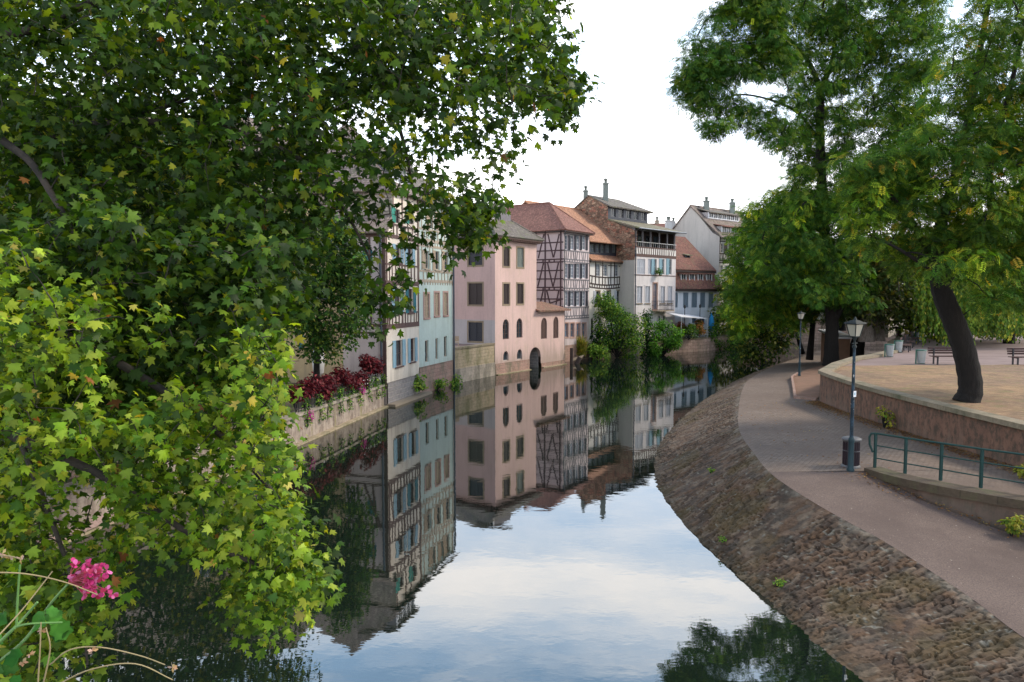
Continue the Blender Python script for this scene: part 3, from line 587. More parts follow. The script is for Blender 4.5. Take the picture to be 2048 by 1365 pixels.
for a, b, sc in ((1274, 1290, 'lavsh'), (1296, 1306, 'lavsh')): r = F6.rect(a, 518.5, b, 549); W.append(r); window(h, F6, r, 'lavsh', closed='lavsh')
for a, b in ((1308.3, 1313.5), (1324, 1329), (1338, 1343.5)): r = F6.rect(a, 518.5, b, 549.5); W.append(r); window(h, F6, r, 'offwhite', 1, 2, shut='l', sw=.55, shcol='blueshut')
for i, (a, b) in enumerate(((1273.5, 1284), (1290, 1299.5), (1320.6, 1329.2), (1335.5, 1344))): r = F6.rect(a, 573, b, 607); W.append(r); window(h, F6, r, 'lavsh', surround='lav', closed='lavsh', sill='tanstone')
r = F6.rect(1306, 567, 1314.2, 620); W.append(r); window(h, F6, r, 'pinkstone', 2, 4, surround='pinkstone', glass='glassb', name='balcony_door')
for a, b in ((1317, 1322), (1326, 1331)): r = F6.rect(a, 632, b, 668); W.append(r); window(h, F6, r, 'offwhite', 1, 4)
wall(F6, 0, 8.1, 0, zl0, W).build('wall', MT['lav'], h)
zrl = F6.uz(1310, 497)[1]; m = wall(F6, 0, 8.1, zl0, zrl); m.build('parapet', MT['whitep'], h)
sg = [(0, F6.uz(1310, 513)[1], 8.1, F6.uz(1310, 513)[1], .32), (0, zrl, 8.1, zrl, .14), (0, F6.uz(1310, 551.5)[1], 8.1, F6.uz(1310, 551.5)[1], .1)]
u = .15
k = 0
while u < 8: dv = (.25 if k in (1, 2) else -.25 if k > 15 else 0); sg.append((u + dv, zl0, u, zrl, .09)); u += .42; k += 1
timberuz(F6, sg, 'brown', h)
m = MB(); m.fbox(F6, .41, 8.1, zl0, zl0 + .1, -2.2, -.02); m.fbox(F6, .41, 8.1, zl0, zl1 + .4, -2.3, -2.2); m.fbox(F6, .41, .5, zl0 + .1, zl1 + .2, -2.2, -.1); m.fbox(F6, 7.98, 8.1, zl0 + .1, zl1 + .2, -2.2, -.1); lg = m.build('loggia', MT['dark'], h)
m = MB()
for u in (.1, 1.6, 3.1, 4.8, 6.4, 7.95): m.fbox(F6, u - .07, u + .07, zrl, zl1 + .3, -.2, -.06)
m.fbox(F6, 0, 8.1, zl1 + .1, zl1 + .3, -.25, -.03); m.build('post', MT['greybeam'], lg)
m = MB(); m.tube([F6.P(0, zrl + .55, .02), F6.P(8.1, zrl + .55, .02)], .035, 5)
for i in range(20): m.tube([F6.P(.2 + i * .41, zrl, .02), F6.P(.2 + i * .41, zrl + .55, .02)], .012, 4)
m.build('railing', MT['offwhite'], lg)
for u in (.5, 2.2, 3.6, 5.2, 6.8): 
    m = MB(); m.fbox(F6, u, u + .9, zl0 + .3, zl1 - .1, -2.2, -2.14); m.build('loggia_window', MT['glass'], lg)
# middle roof, top storey
uu, ztp = prof[2]; back = 13 - uu; zmr = prof[2][1]
m = MB(); m.slab([F6.P(-.25, zl1 + .3, .7), F6.P(8.9, zl1 + .3, .7), F6.P(8.2, zmr + .05, -back), F6.P(-.05, zmr + .05, -back)], .14); m.slab([F6.P(8.9, zl1 + .3, .7), F6.P(8.9, zl1 + .3, -9), F6.P(8.2, zmr + .05, -back - .5), F6.P(8.2, zmr + .05, -back)], .14); m.build('lower_roof', MT['t_moss'], h)
pipe(h, [F6.P(-.3, zl1 + .2, .78), F6.P(8.95, zl1 + .2, .78)], .08, 'metal', 'gutter')
gb = F6.off(-back); zt0 = zmr; zt1 = prof[3][1]; W = []
for i in range(5): a = .5 + i * 1.45; r = (a, zt1 - .1, a + .9, zt0 + .35); W.append(r); window(h, gb, r, 'greybeam', 2, 1)
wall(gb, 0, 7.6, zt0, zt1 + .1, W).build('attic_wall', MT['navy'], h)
g = Fac(gb.P(7.6, 0)[:2], gb.P(7.6, 0, -6)[:2]); wall(g, 0, 6, zt0 - 1, zt1 + .1).build('attic_end_wall', MT['gable'], h)
bz_ = 13 - us; zap = prof[-1][1]
m = MB(); e0, e1 = F6.P(-.1, zt1, -back + .4), F6.P(8.3, zt1, -back + .4); a0, a1 = F6.P(-.1, zap, -bz_), F6.P(5.5, zap, -bz_); b0, b1 = F6.P(-.1, zt1 - .5, -bz_ - 3.3), F6.P(8.3, zt1 - .5, -bz_ - 3.3)
m.slab([e0, e1, a1, a0]); m.slab([a0, a1, b1, b0]); m.slab([e1, b1, a1]); m.build('roof', MT['t_grey'], h)
q = F6.P(1.0, 0, -bz_); chimney(h, (q.x - .9, q.y + .9), .5, 17, 18.3, 'greysh'); q = F6.P(1.5, 0, -bz_ + 1.2); chimney(h, (q.x, q.y), .55, 16.5, 18.9, 'greysh')
pipe(h, [F6.P(.05, 1.5, .1), F6.P(.05, zl1, .1)], .06)
# balcony
r = F6.rect(1304, 600, 1333, 621); m = MB(); m.fbox(F6, r[0], r[2], r[3] - .1, r[3], .0, 1.0); o = m.build('balcony', MT['tanstone'], h)
m = MB(); cs = [(r[0], .02), (r[0], .95), (r[2], .95), (r[2], .02)]
for z in (r[3] + .1, r[3] + .55, r[3] + 1.05): m.tube([F6.P(a, z, b) for a, b in cs], .025, 5)
n_ = 12
for i in range(n_ + 1): a = r[0] + (r[2] - r[0]) * i / n_; m.tube([F6.P(a, r[3], .95), F6.P(a, r[3] + 1.05, .95)], .016, 4)
for i in range(4): m.tube([F6.P(r[2], r[3], .2 * i + .1), F6.P(r[2], r[3] + 1.05, .2 * i + .1)], .016, 4); m.tube([F6.P(r[0], r[3], .2 * i + .1), F6.P(r[0], r[3] + 1.05, .2 * i + .1)], .016, 4)
m.build('balcony_railing', MT['iron'], o)
# ============ HOUSE 7 : pale blue ============
A7 = Vector((18.8, 81.4)); f7 = Fac(A7, A7 + Vector((.766, .643)) * 8.6)
h = empty('blue_house', (*A7, 0), 'pale blue house with steep old red roof, four little dormers and tall grey-blue windows', 'house')
W = []
for a, b in ((430, 475), (565, 655), (710, 805), (855, 945), (1000, 1085)): r = f7.rect(1300 + a / 8.53, 585.5, 1300 + b / 8.53, 615.5); W.append(r); window(h, f7, r, 'bluesh2', closed='bluesh2')
for a, b in ((1384.4, 1393.8), (1400, 1410)): r = f7.rect(a, 635, b, 647); W.append(r); window(h, f7, r, 'bluesh2', 2, 2)
zq = f7.uz(1390, 578)[1]; wall(f7, 0, 8.6, 0, zq, W).build('wall', MT['bluep'], h)
m = MB(); m.fbox(f7, -.1, 8.8, zq - .3, zq, .0, .35); m.build('eaves_soffit', MT['dark'], h)
zm = f7.uz(1390, 541)[1]
m = MB(); m.slab([f7.P(-.1, zq, .45), f7.P(9.2, zq, .45), f7.P(8.9, zm, -.75), f7.P(-.1, zm, -.75)], .12); m.build('lower_roof', MT['t_dkred'], h)
for a, b in ((145, 200), (250, 302), (355, 407), (463, 517)):
    r = f7.off(-.1).rect(1340 + a / 6.203, 547.5, 1340 + b / 6.203, 565.5); dormer(h, f7, r[0] - .1, r[2] + .1, r[3], r[1], -.1, -1.1, 1, 'grey', 't_dkred', 'white', .1, over=.3)
zt = f7.uz(1360, 537)[1]
m = MB(); zR = f7.off(-5).uz(1360, 473.5)[1]; m.slab([f7.P(-.1, zt - .1, -.35), f7.P(9.0, zt - .1, -.35), f7.P(8.8, zR, -5), f7.P(-.1, zR, -5)], .14); m.slab([f7.P(8.8, zR, -5), f7.P(-.1, zR, -5), f7.P(-.1, zt, -10), f7.P(9, zt, -10)], .14); m.build('roof', MT['t_dkred'], h)
m = MB(); m.fbox(f7, 0, 9.0, zt - .42, zt - .2, -.7, -.4); m.build('eaves_board', MT['dark'], h)
r = f7.off(-2.2).rect(1371, 512, 1376, 518); dormer(h, f7, r[0] - .2, r[2] + .2, r[3], r[1] + .1, -2.0, -3.6, 1, 'grey', 't_moss', 'bluesh2', .2)
g = Fac(f7.P(8.6, 0)[:2], f7.P(8.6, 0, -9)[:2]); m = wall(g, 0, 9, 0, zq); m.prism([g.P(0, zq), g.P(9, zq), g.P(8.6, zt), g.P(5, zR - .2), g.P(.8, zt)], g.n3 * -.2); m.build('end_wall', MT['bluep'], h)
# ============ HOUSE 8 : big pale gable ============
C8 = Vector((26.5, 90)); f8 = Fac(C8, C8 + Vector((.766, .643)) * 12); S8 = Fac(C8 - f8.n * 8.6, C8)
h = empty('pale_gabled_house', (*C8, 0), 'tall house with blank pale grey gable and two tiers of white dormer windows', 'house')
z8 = S8.uz(1437, 474)[1]; ap = S8.uz(1381, 411); zlf = S8.uz(1346, 456)
m = MB(); m.prism([S8.P(u, z) for u, z in ((0, 0), (8.6, 0), (8.6, z8), S8.uz(1424.5, 465.5), ap, zlf, (0, zlf[1] - 1.0))], -S8.n3 * .3); m.build('gable_wall', MT['gable'], h)
W = []
for a, b in ((1440, 1447), (1450, 1457), (1460, 1468)): r = f8.rect(a, 487, b, 506); W.append(r); window(h, f8, r, 'offwhite', 2, 3, shut='r', sw=.4, shcol='brownsh')
for a, b in ((1441, 1446), (1449, 1456)): r = f8.rect(a, 531, b, 553); W.append(r); window(h, f8, r, 'offwhite', 2, 3, glass='glassb')
wall(f8, 0, 12, 0, z8, W).build('wall', MT['whitep'], h)
zz = [f8.uz(1450, y)[1] for y in (484, 508, 522, 526)]; sg = [(0, z, 12, z, .14) for z in zz]
u = .15
k = 0
while u < 12: sg.append((u + (.25 if k % 5 == 1 else 0), zz[2], u, zz[1], .1)); u += .38; k += 1
for u in (.1, 1.5, 2.4, 4.2, 6): sg.append((u, zz[1], u, z8, .16))
timberuz(f8, sg, 'dark', h)
D8 = 8.6 - ap[0]; zap = ap[1]
m = MB(); m.slab([f8.P(-.15, z8 - .1, .5), f8.P(12, z8 - .1, .5), f8.P(12, zap, -D8), f8.P(-.15, zap, -D8)], .14); m.slab([f8.P(12, zap, -D8), f8.P(-.15, zap, -D8), f8.P(-.15, z8, -8.8), f8.P(12, z8, -8.8)], .14); roofcap(m, f8.P(-.15, zap, -D8), f8.P(12, zap, -D8)); m.build('roof', MT['t_brown'], h)
dormer(h, f8, 1.0, 8.0, z8 + .6, z8 + 1.45, -.35, -2.4, 7, 'grey', 't_dkred', 'white', .22, over=.4)
dormer(h, f8, .9, 8.0, z8 + 2.7, z8 + 3.4, -2.3, -4.1, 7, 'grey', 't_grey', 'white', .3, over=.4)
for px, uu_, zt_ in ((1425, 2.4, zap + .6), (1470, 8.5, zap + .9)): q = f8.P(uu_, 0, -D8 + .8); chimney(h, (q.x, q.y), .65, zap - 1.2, zt_, 'greysh')
# ============ background roofs ============
h = empty('distant_house', (17, 95, 0), 'far low house with reddish roof glimpsed between the rubble gable and the pale gable', 'house')
m = MB(); m.box(16, 24, 96, 104, 0, 14); m.build('wall', MT['gable'], h); m = MB(); q = [Vector((15.5, 95.5, 14.3)), Vector((24.5, 95.5, 14.3)), Vector((24.5, 100, 16.6)), Vector((16.5, 100, 16.6))]; m.slab(q); m.slab([q[3], q[2], Vector((24.5, 105, 14)), Vector((15.5, 105, 14))]); m.build('roof', MT['t_dkred'], h)
p = atY(1342, 440, 93); chimney(h, (p.x, p.y + 1.5), .75, 13, 16.3, 'offwhite'); p = atY(1352, 440, 95); chimney(h, (p.x, p.y + 1.5), .5, 13, 16.4, 'offwhite'); p = atY(1320, 440, 98); chimney(h, (p.x, p.y + 2), .5, 14, 16.9, 'tan')
h = empty('white_tower_block', (-1.5, 95, 0), 'pale square rooftop structure peeping over the red roof beside the leaves', 'building')
p = atY(1003, 405, 95); m = MB(); m.box(p.x - .9, p.x + .8, 95, 97, 10, 18.6); m.build('wall', MT['offwhite'], h); m = MB(); m.box(p.x - 1.6, p.x + 1.6, 94.4, 97.6, 18.6, 18.85); m.build('roof', MT['grey'], h)
# ochre house on left behind garden tree
f0 = Fac((-30, 40), (-11.5, 43)); h = empty('ochre_house', (-20, 41, 0), 'large ochre house with tall tiled roof, mostly hidden behind the leaves on the left', 'house')
W = []
for u in (2, 5, 8, 11, 14, 16.6):
    for z in (2.2, 5.6, 9):
        r = (u, z + 1.7, u + 1.0, z); W.append(r); window(h, f0, r, 'offwhite', 2, 3, shut='lr', sw=.5, shcol='brownsh')
wall(f0, 0, f0.L, 0, 12, W).build('wall', MT['ochre'], h)
g = Fac(f0.P(f0.L, 0)[:2], f0.P(f0.L, 0, -9)[:2]); wall(g, 0, 9, 0, 12).build('end_wall', MT['ochre'], h)
m = MB(); q = [f0.P(-.4, 12, .5), f0.P(f0.L + .4, 12, .5), f0.P(f0.L - 3, 18.2, -5), f0.P(3, 18.2, -5)]; m.slab(q); m.slab([q[1], f0.P(f0.L + .4, 12, -9.5), q[2]]); m.slab([q[3], q[2], f0.P(f0.L + .4, 12, -9.5), f0.P(-.4, 12, -9.5)]); m.build('roof', MT['t_brown'], h)
dormer(h, f0, 12, 13.4, 13.6, 14.8, -1.0, -3.2, 1, 'grey', 't_grey')
# ================= GROUND, WATER, BANKS =================
def hash2(ix, iy, k=0):
    h = (ix.astype(np.int64) * 374761393 + iy.astype(np.int64) * 668265263 + k * 974634777) & 0x7fffffff
    h = ((h ^ (h >> 13)) * 1274126177) & 0x7fffffff; return ((h ^ (h >> 16)) & 0xffff) / 65535.0
def vnoise(x, y, k=0):
    ix, iy = np.floor(x), np.floor(y); fx, fy = x - ix, y - iy; fx = fx * fx * (3 - 2 * fx); fy = fy * fy * (3 - 2 * fy)
    a, b, c, d = hash2(ix, iy, k), hash2(ix + 1, iy, k), hash2(ix, iy + 1, k), hash2(ix + 1, iy + 1, k)
    return (a * (1 - fx) + b * fx) * (1 - fy) + (c * (1 - fx) + d * fx) * fy
def fbm(x, y, o=4, k=0): return sum(vnoise(x * 2 ** i, y * 2 ** i, k + i) * .5 ** i for i in range(o)) / 2
def grid_mesh(name, P, mat, colors=None, smooth=True, parent=None):
    nu, nv = P.shape[:2]; me = bpy.data.meshes.new(name); idx = np.arange(nu * nv).reshape(nu, nv)
    q = np.stack([idx[:-1, :-1], idx[1:, :-1], idx[1:, 1:], idx[:-1, 1:]], -1).reshape(-1, 4)
    me.vertices.add(nu * nv); me.vertices.foreach_set('co', P.reshape(-1)); me.loops.add(q.size); me.loops.foreach_set('vertex_index', q.ravel().astype(np.int32))
    me.polygons.add(len(q)); me.polygons.foreach_set('loop_start', np.arange(0, q.size, 4, dtype=np.int32)); me.polygons.foreach_set('use_smooth', [smooth] * len(q)); me.update(calc_edges=True)
    if colors is not None:
        a = me.color_attributes.new('lc', 'FLOAT_COLOR', 'POINT'); c = np.ones((nu * nv, 4)); c[:, :3] = colors.reshape(-1, 3); a.data.foreach_set('color', c.ravel())
    me.materials.append(mat); o = bpy.data.objects.new(name, me); COL.objects.link(o); return o
# ---- water ----
m = NT('canal_water'); m.b.inputs['Base Color'].default_value = (.008, .014, .01, 1); m.rough(.015); m.b.inputs['IOR'].default_value = 2.7
na = m.noise(m.pos((.8, 1.25, 1)), 2.2, 3, .5); nb = m.noise(m.pos((.35, .6, 1)), .8, 2, .5)
ad = m.n('ShaderNodeMath', operation='MULTIPLY_ADD'); m.l(nb, ad.inputs[0]); ad.inputs[1].default_value = 1.6; m.l(na, ad.inputs[2]); m.bump(ad.outputs[0], .03, .05)
MB_ = MB(); MB_.add([(-70, -30, 0), (130, -30, 0), (130, 160, 0), (-70, 160, 0)], [(0, 1, 2, 3)]); struct(MB_, 'water', m.m)
# ---- paving materials ----
m = NT('cobbled_path'); uv = m.pos(); b = m.n('ShaderNodeTexBrick'); m.l(uv, b.inputs['Vector']); b.inputs['Scale'].default_value = 1; b.inputs['Brick Width'].default_value = .16; b.inputs['Row Height'].default_value = .11; b.inputs['Mortar Size'].default_value = .012
b.inputs['Color1'].default_value = (.19, .142, .11, 1); b.inputs['Color2'].default_value = (.265, .205, .16, 1); b.inputs['Mortar'].default_value = (.1, .075, .058, 1)
k = m.mix(m.ramp(m.noise(m.pos(), .45, 7, .65), .35, .65), b.outputs[0], (.15, .107, .082)); k = m.mix(m.ramp(m.noise(m.pos(), 3.5, 6, .7), .52, .75), k, (.09, .07, .06))
k = m.mix(m.ramp(m.noise(m.pos(), 22, 2, .5), .70, .74), k, (.27, .23, .19)); m.col(k); m.rough(.85)
a = m.n('ShaderNodeMath', operation='MULTIPLY_ADD'); m.l(b.outputs['Fac'], a.inputs[0]); a.inputs[1].default_value = -1; m.l(m.noise(m.pos(), 14, 5, .7), a.inputs[2]); m.bump(a.outputs[0], .8, .03); PATH = m.m
m = NT('asphalt_path'); k = m.mix(m.ramp(m.noise(m.pos(), .6, 7, .65), .35, .65), (.11, .074, .06), (.172, .123, .1)); k = m.mix(m.ramp(m.noise(m.pos(), 40, 4, .7), .4, .7), k, (.06, .043, .038)); k = m.mix(m.ramp(m.noise(m.pos(), 16, 2, .5), .72, .75), k, (.33, .28, .24)); m.col(k); m.rough(.85); m.bump(m.noise(m.pos(), 50, 4, .7), .4, .01); ASPH = m.m
m = NT('pink_gravel'); k = m.mix(m.ramp(m.noise(m.pos(), .25, 6, .65), .35, .65), (.2, .145, .132), (.27, .2, .19)); k = m.mix(m.ramp(m.noise(m.pos((.4, 1.5, 1)), 1.2, 6, .7), .5, .75), k, (.15, .1, .08)); m.col(k); m.rough(.95); m.bump(m.noise(m.pos(), 40, 4), .3, .01); GRAV = m.m
m = NT('dry_grass'); k = m.mix(m.ramp(m.noise(m.pos(), .5, 7, .68), .33, .66), (.36, .22, .115), (.23, .14, .08)); k = m.mix(m.ramp(m.noise(m.pos(), .16, 5, .6), .42, .6), k, (.2, .125, .085)); k = m.mix(m.ramp(m.noise(m.pos((1, 2, 1)), 4, 6, .75), .5, .75), k, (.46, .33, .17)); k = m.mix(m.ramp(m.noise(m.pos(), 1.1, 6, .7), .5, .66), k, (.17, .11, .065)); k = m.mix(m.ramp(m.noise(m.pos((1, 1.6, 1)), 1.3, 6, .7), .52, .7), k, (.19, .17, .06)); m.col(k); m.rough(.95); m.bump(m.noise(m.pos(), 25, 6, .8), .8, .04); DRY = m.m
m = NT('sandy_soil'); k = m.mix(m.ramp(m.noise(m.pos(), 1.5, 7, .68), .33, .66), (.25, .14, .09), (.17, .1, .065)); m.col(k); m.rough(.95); m.bump(m.noise(m.pos(), 25, 6, .8), .5, .03); SAND = m.m
m = NT('garden_soil'); k = m.mix(m.ramp(m.noise(m.pos(), 1.5, 7, .68), .33, .66), (.16, .13, .08), (.1, .09, .05)); m.col(k); m.rough(.95); SOIL = m.m
# ---- right embankment ----
ST = [(33, 75, .5, 32, 76), (25, 63.2, .5, 23.9, 63.9), (19.8, 54, .75, 18.2, 54.9), (15.6, 45.6, 1.0, 13.5, 46.2), (12.6, 38, 1.35, 9.9, 38.8), (9.8, 30, 1.6, 6.6, 30.7), (7.95, 24.2, 1.75, 5.15, 25), (7.2, 20.6, 1.8, 4.85, 21.2),
      (6.85, 18.3, 1.78, 4.92, 18.7), (7.07, 16.9, 1.62, 5.08, 17), (7.46, 15.5, 1.45, 5.28, 15.4), (7.9, 14.4, 1.28, 5.48, 14.2), (8.27, 12.4, 1.05, 5.75, 12.3), (8.3, 11, .95, 5.95, 11), (8.4, 8, .9, 6.4, 8), (8.6, 2, .9, 6.9, 2), (8.6, -4, .9, 7, -4)]
SM = smooth_poly(ST, 0); EZ = SM[:, :3]; TT = SM[:, 3:]
seg = np.linalg.norm(np.diff(EZ[:, :2], axis=0), axis=1) * .5 + np.linalg.norm(np.diff(TT, axis=0), axis=1) * .5; S = np.concatenate([[0], np.cumsum(seg)])
dist = np.interp(np.linspace(0, S[-1], 4000), S, EZ[:, 1]); ss = [0.]
while ss[-1] < S[-1]: ss.append(ss[-1] + max(.032, min(.15, np.interp(ss[-1], S, EZ[:, 1]) * .0028)))
ss = np.array(ss); ss[-1] = S[-1]
E = np.stack([np.interp(ss, S, EZ[:, i]) for i in range(3)], 1); T = np.stack([np.interp(ss, S, TT[:, i]) for i in range(2)], 1)
nv = 84; V = np.linspace(-.07, 1.0, nv); wid = np.linalg.norm(E[:, :2] - T, axis=1)[:, None]; X = np.tile(ss[:, None], (1, nv)); Y = V[None, :] * np.hypot(wid, E[:, 2:3])
P = np.zeros((len(ss), nv, 3)); P[..., 0] = T[:, :1] + (E[:, :1] - T[:, :1]) * V; P[..., 1] = T[:, 1:2] + (E[:, 1:2] - T[:, 1:2]) * V
Z0 = E[:, 2:3] * (np.clip(V, -1, 1)[None] * 1.0)
wx = X + .2 * (fbm(X * 1.9, Y * 1.9, 4, 5) - .5) * 2; wy = Y + .3 * (fbm(X * 1.6 + 9, Y * 1.6, 4, 8) - .5) * 2
big = np.interp(P[..., 1], [9, 15], [1.5, 1.0]); rw = .135; row = np.floor(wx / rw); fx = wx / rw - row; L0 = .27
cy = wy / L0 + hash2(row, row * 0, 3) * 7; coli = np.floor(cy); fy = cy - coli; hs = hash2(row, coli, 1); hc = hash2(row, coli, 2)
edge = np.minimum(np.minimum(fx, 1 - fx) * rw, np.minimum(fy, 1 - fy) * L0); groove = np.clip(edge / .017, 0, 1); groove = groove * groove * (3 - 2 * groove)
fine = fbm(X * 9, Y * 9, 4, 20); wear = fbm(X * .7, Y * .7, 3, 33); keep = np.clip((wear - .22) * 4, .25, 1)
H = (-.05 * keep * (1 - groove) + (hs - .5) * .045 * keep + (fine - .5) * .035 + (fx - .5) * .03 * keep + (fbm(X * 1.6, Y * 1.6, 3, 71) - .5) * .06)
nrm = np.zeros((len(ss), 3)); ex = E[:, 0] - T[:, 0]; ey = E[:, 1] - T[:, 1]; sl = E[:, 2] / np.maximum(wid[:, 0], .01); nl = np.sqrt(1 + sl ** 2); nrm[:, 0] = -ex / wid[:, 0] * sl / nl; nrm[:, 1] = -ey / wid[:, 0] * sl / nl; nrm[:, 2] = 1 / nl
fade = np.clip((1 - V) * 12, 0, 1)[None]; P[..., 2] = Z0; P += (H * (.25 + .75 * fade))[..., None] * nrm[:, None, :]
pal = np.array([(.155, .095, .058), (.095, .062, .042), (.185, .12, .078), (.13, .095, .068), (.225, .162, .11), (.155, .09, .05)])
c = pal[(hc * 5.99).astype(int)] * (.75 + .5 * fine)[..., None]; c *= (1 - .6 * (1 - groove) * keep)[..., None]
moss = np.clip((fbm(X * .9 + 40, Y * .9, 4, 50) - .52) * 7, 0, 1)[..., None] * .55; c = c * (1 - moss) + np.array((.13, .095, .035)) * moss
ms2 = np.clip((fbm(X * 2.1, Y * 2.1 + 30, 4, 60) - .58) * 9, 0, 1)[..., None] * .6; c = c * (1 - ms2) + np.array((.06, .05, .038)) * ms2
edgeL = np.clip((V - .9) * 14, 0, 1)[None, :, None] * np.clip((fbm(X * 3, Y * 3, 3, 77) - .42) * 6, 0, 1)[..., None] * .6; c = c * (1 - edgeL) + np.array((.3, .26, .2)) * edgeL
lich = ((vnoise(X * 16, Y * 16, 90) > .87) & (fbm(X * 2, Y * 2, 3, 95) > .45))[..., None]; c = np.where(lich, np.array((.26, .24, .19)), c)
wet = np.clip(1 - (P[..., 2] - .0) / .22, 0, 1)[..., None]; c = c * (1 - .35 * wet) + np.array((.05, .05, .02)) * wet * .35
m = NT('embankment_stone'); at = m.n('ShaderNodeAttribute', attribute_name='lc'); k = m.mix(m.ramp(m.noise(m.pos(), 14, 6, .7), .3, .75), dim((1, 1, 1), .6), dim((1, 1, 1), 1.25)); k = m.mix(1.0, at.outputs['Color'], k, 'MULTIPLY')
k = m.mix(m.ramp(m.noise(m.pos(), 26, 3, .6), .66, .72), k, (.22, .2, .16)); m.col(k); m.rough(.93); m.bump(m.noise(m.pos(), 38, 6, .7), .7, .02)
o = grid_mesh('embankment', P, m.m, c, False); tag(o, None, kind='structure')
# ---- path surfaces ----
Rr = [(45, 73, .5), (34, 61, .8), (28, 52, 1.1), (22.5, 45, 1.3), (18.5, 39.5, 1.5), (14.2, 32.2, 1.62), (13.35, 26.5, 1.8), (13.45, 22, 1.85), (13.65, 18.4, 1.86)]
def Eat(y): i = np.argmin(abs(E[:, 1] - y)); return E[i]
def strip(name, A, B, mat, nv=6, dz=0):
    A = np.array(A, float); B = np.array(B, float); t = np.linspace(0, 1, nv)[None, :, None]; P = A[:, None] * (1 - t) + B[:, None] * t; P[..., 2] += dz; return tag(grid_mesh(name, P, mat, None, True), None, kind='structure')
i0 = np.argmin(abs(E[:, 1] - 18.4)); step = 12
ia = list(range(0, i0, step)) + [i0]; Ra = np.array(Rr, float); Rs = np.concatenate([[0], np.cumsum(np.linalg.norm(np.diff(Ra, axis=0), axis=1))])
ys = E[ia, 1]; Lr = [Eat(y)[1] for y in (75, 63, 54, 45.6, 38, 30, 24.2, 20.6, 18.4)]; tt = np.interp(-ys, [-v for v in Lr], np.arange(9)); Rb = np.stack([np.interp(tt, np.arange(9), Ra[:, i]) for i in range(3)], 1)
Ea = E[ia].copy(); strip('path', Ea, Rb, PATH)
Kk = [(18.4, 9.45, 18.4, 1.8), (16.9, 9.95, 16.75, 1.52), (15.5, 11.0, 15.45, 1.2), (14.4, 11.9, 14.4, 1.05), (12.4, 13.6, 12.4, .95), (11, 15, 11, .9), (8, 17, 8, .88), (2, 18, 2, .88), (-4, 19, -4, .88)]
ib = list(range(i0, len(E), step)) + [len(E) - 1]; tb = E[ib, 1]; Kb = np.stack([np.interp(-tb, [-k_[0] for k_ in Kk], [k_[j] for k_ in Kk]) for j in (1, 2, 3)], 1)
strip('lower_path', E[ib], Kb, ASPH)
KL = np.array([(9.45, 18.4), (9.75, 17.55), (10.35, 16.65), (11.35, 15.6), (12.6, 14.4), (14.2, 12.6), (15.6, 11), (17.6, 8), (19.6, 2)])
A = np.array([(x + .28, y + .3, 1.86 - (0 if i else .07)) for i, (x, y) in enumerate(KL)]); Bq = np.array([(13.66, 18.4, 1.86), (13.7, 18, 1.86), (13.75, 17.6, 1.86), (14.0, 17, 1.86), (15, 16.5, 1.86), (17, 15, 1.86), (19, 13, 1.86), (21, 10, 1.86), (23, 4, 1.86)]); strip('ramp', A, Bq, PATH)
# ---- kerb wall under the railing ----
qw = plaster('kerb_wall_render', (.14, .08, .062), .45, (.06, .042, .03), 2.5, (.45, .6)); cop = stone('coping_stone', (.2, .165, .11), (.27, .22, .15), (.1, .08, .055), 1.1, 2.0, (.1, .1, .055), .01, .01, .5)
copd = stone('dark_coping_stone', (.07, .05, .034), (.1, .073, .048), (.035, .028, .02), 1.3, 2.0, (.1, .1, .045), .012, .01, .6)
def offset_line(L_, d):
    L_ = np.array(L_, float); t = np.gradient(L_, axis=0); t /= np.linalg.norm(t, axis=1)[:, None]; n = np.stack([-t[:, 1], t[:, 0]], 1); return L_ + n * d
def wallstrip(mb, L_, w0, w1, z0, z1):   # solid strip between offsets w0,w1 ; z arrays or numbers
    a, b = offset_line(L_, w0), offset_line(L_, w1); n = len(L_); zA = z0 if hasattr(z0, '__len__') else [z0] * n; zB = z1 if hasattr(z1, '__len__') else [z1] * n
    for i in range(n - 1):
        mb.hexa([(*a[i], zA[i]), (*a[i + 1], zA[i + 1]), (*b[i + 1], zA[i + 1]), (*b[i], zA[i]), (*a[i], zB[i]), (*a[i + 1], zB[i + 1]), (*b[i + 1], zB[i + 1]), (*b[i], zB[i])])
KS = smooth_poly(KL, 0)[::6]
h = empty('kerb_wall', (9.5, 18.4, 1.8), 'low curving kerb wall with worn stone coping carrying the green railing above the lower path', 'wall')
m = MB(); wallstrip(m, KS, .02, .4, .6, 1.72); m.build('wall', qw, h)
m = MB(); wallstrip(m, KS, -.08, .44, [1.70 + .0 * i for i in range(len(KS))], 1.9); m.build('coping', copd, h)
# ---- park retaining wall ----
WL = smooth_poly([(14.5, 4), (14.4, 10), (13.95, 15), (13.7, 18.4), (13.5, 22), (13.45, 26), (13.75, 29.5), (14.1, 31.9)], 0)[::8]
WB = np.array([(14.1, 31.9), (16.3, 35.4), (19, 38.9), (21, 40.7), (24.2, 44.4)])
wm = plaster('retaining_wall_render', (.235, .125, .082), .5, (.08, .055, .038), 3.5, (.44, .6))
h = empty('retaining_wall', (13.6, 20, 1.8), 'long pinkish retaining wall with pale stone coping curving along the dry lawn', 'wall')
m = MB(); wallstrip(m, WL, -.35, -.02, 1.2, 2.9); wallstrip(m, WB[:], -.35, -.02, .8, 2.9); m.build('wall', wm, h)
m = MB(); wallstrip(m, WL, -.42, .08, 2.9, 3.05); wallstrip(m, WB, -.45, .08, 2.895, 3.045); m.build('coping', cop, h)
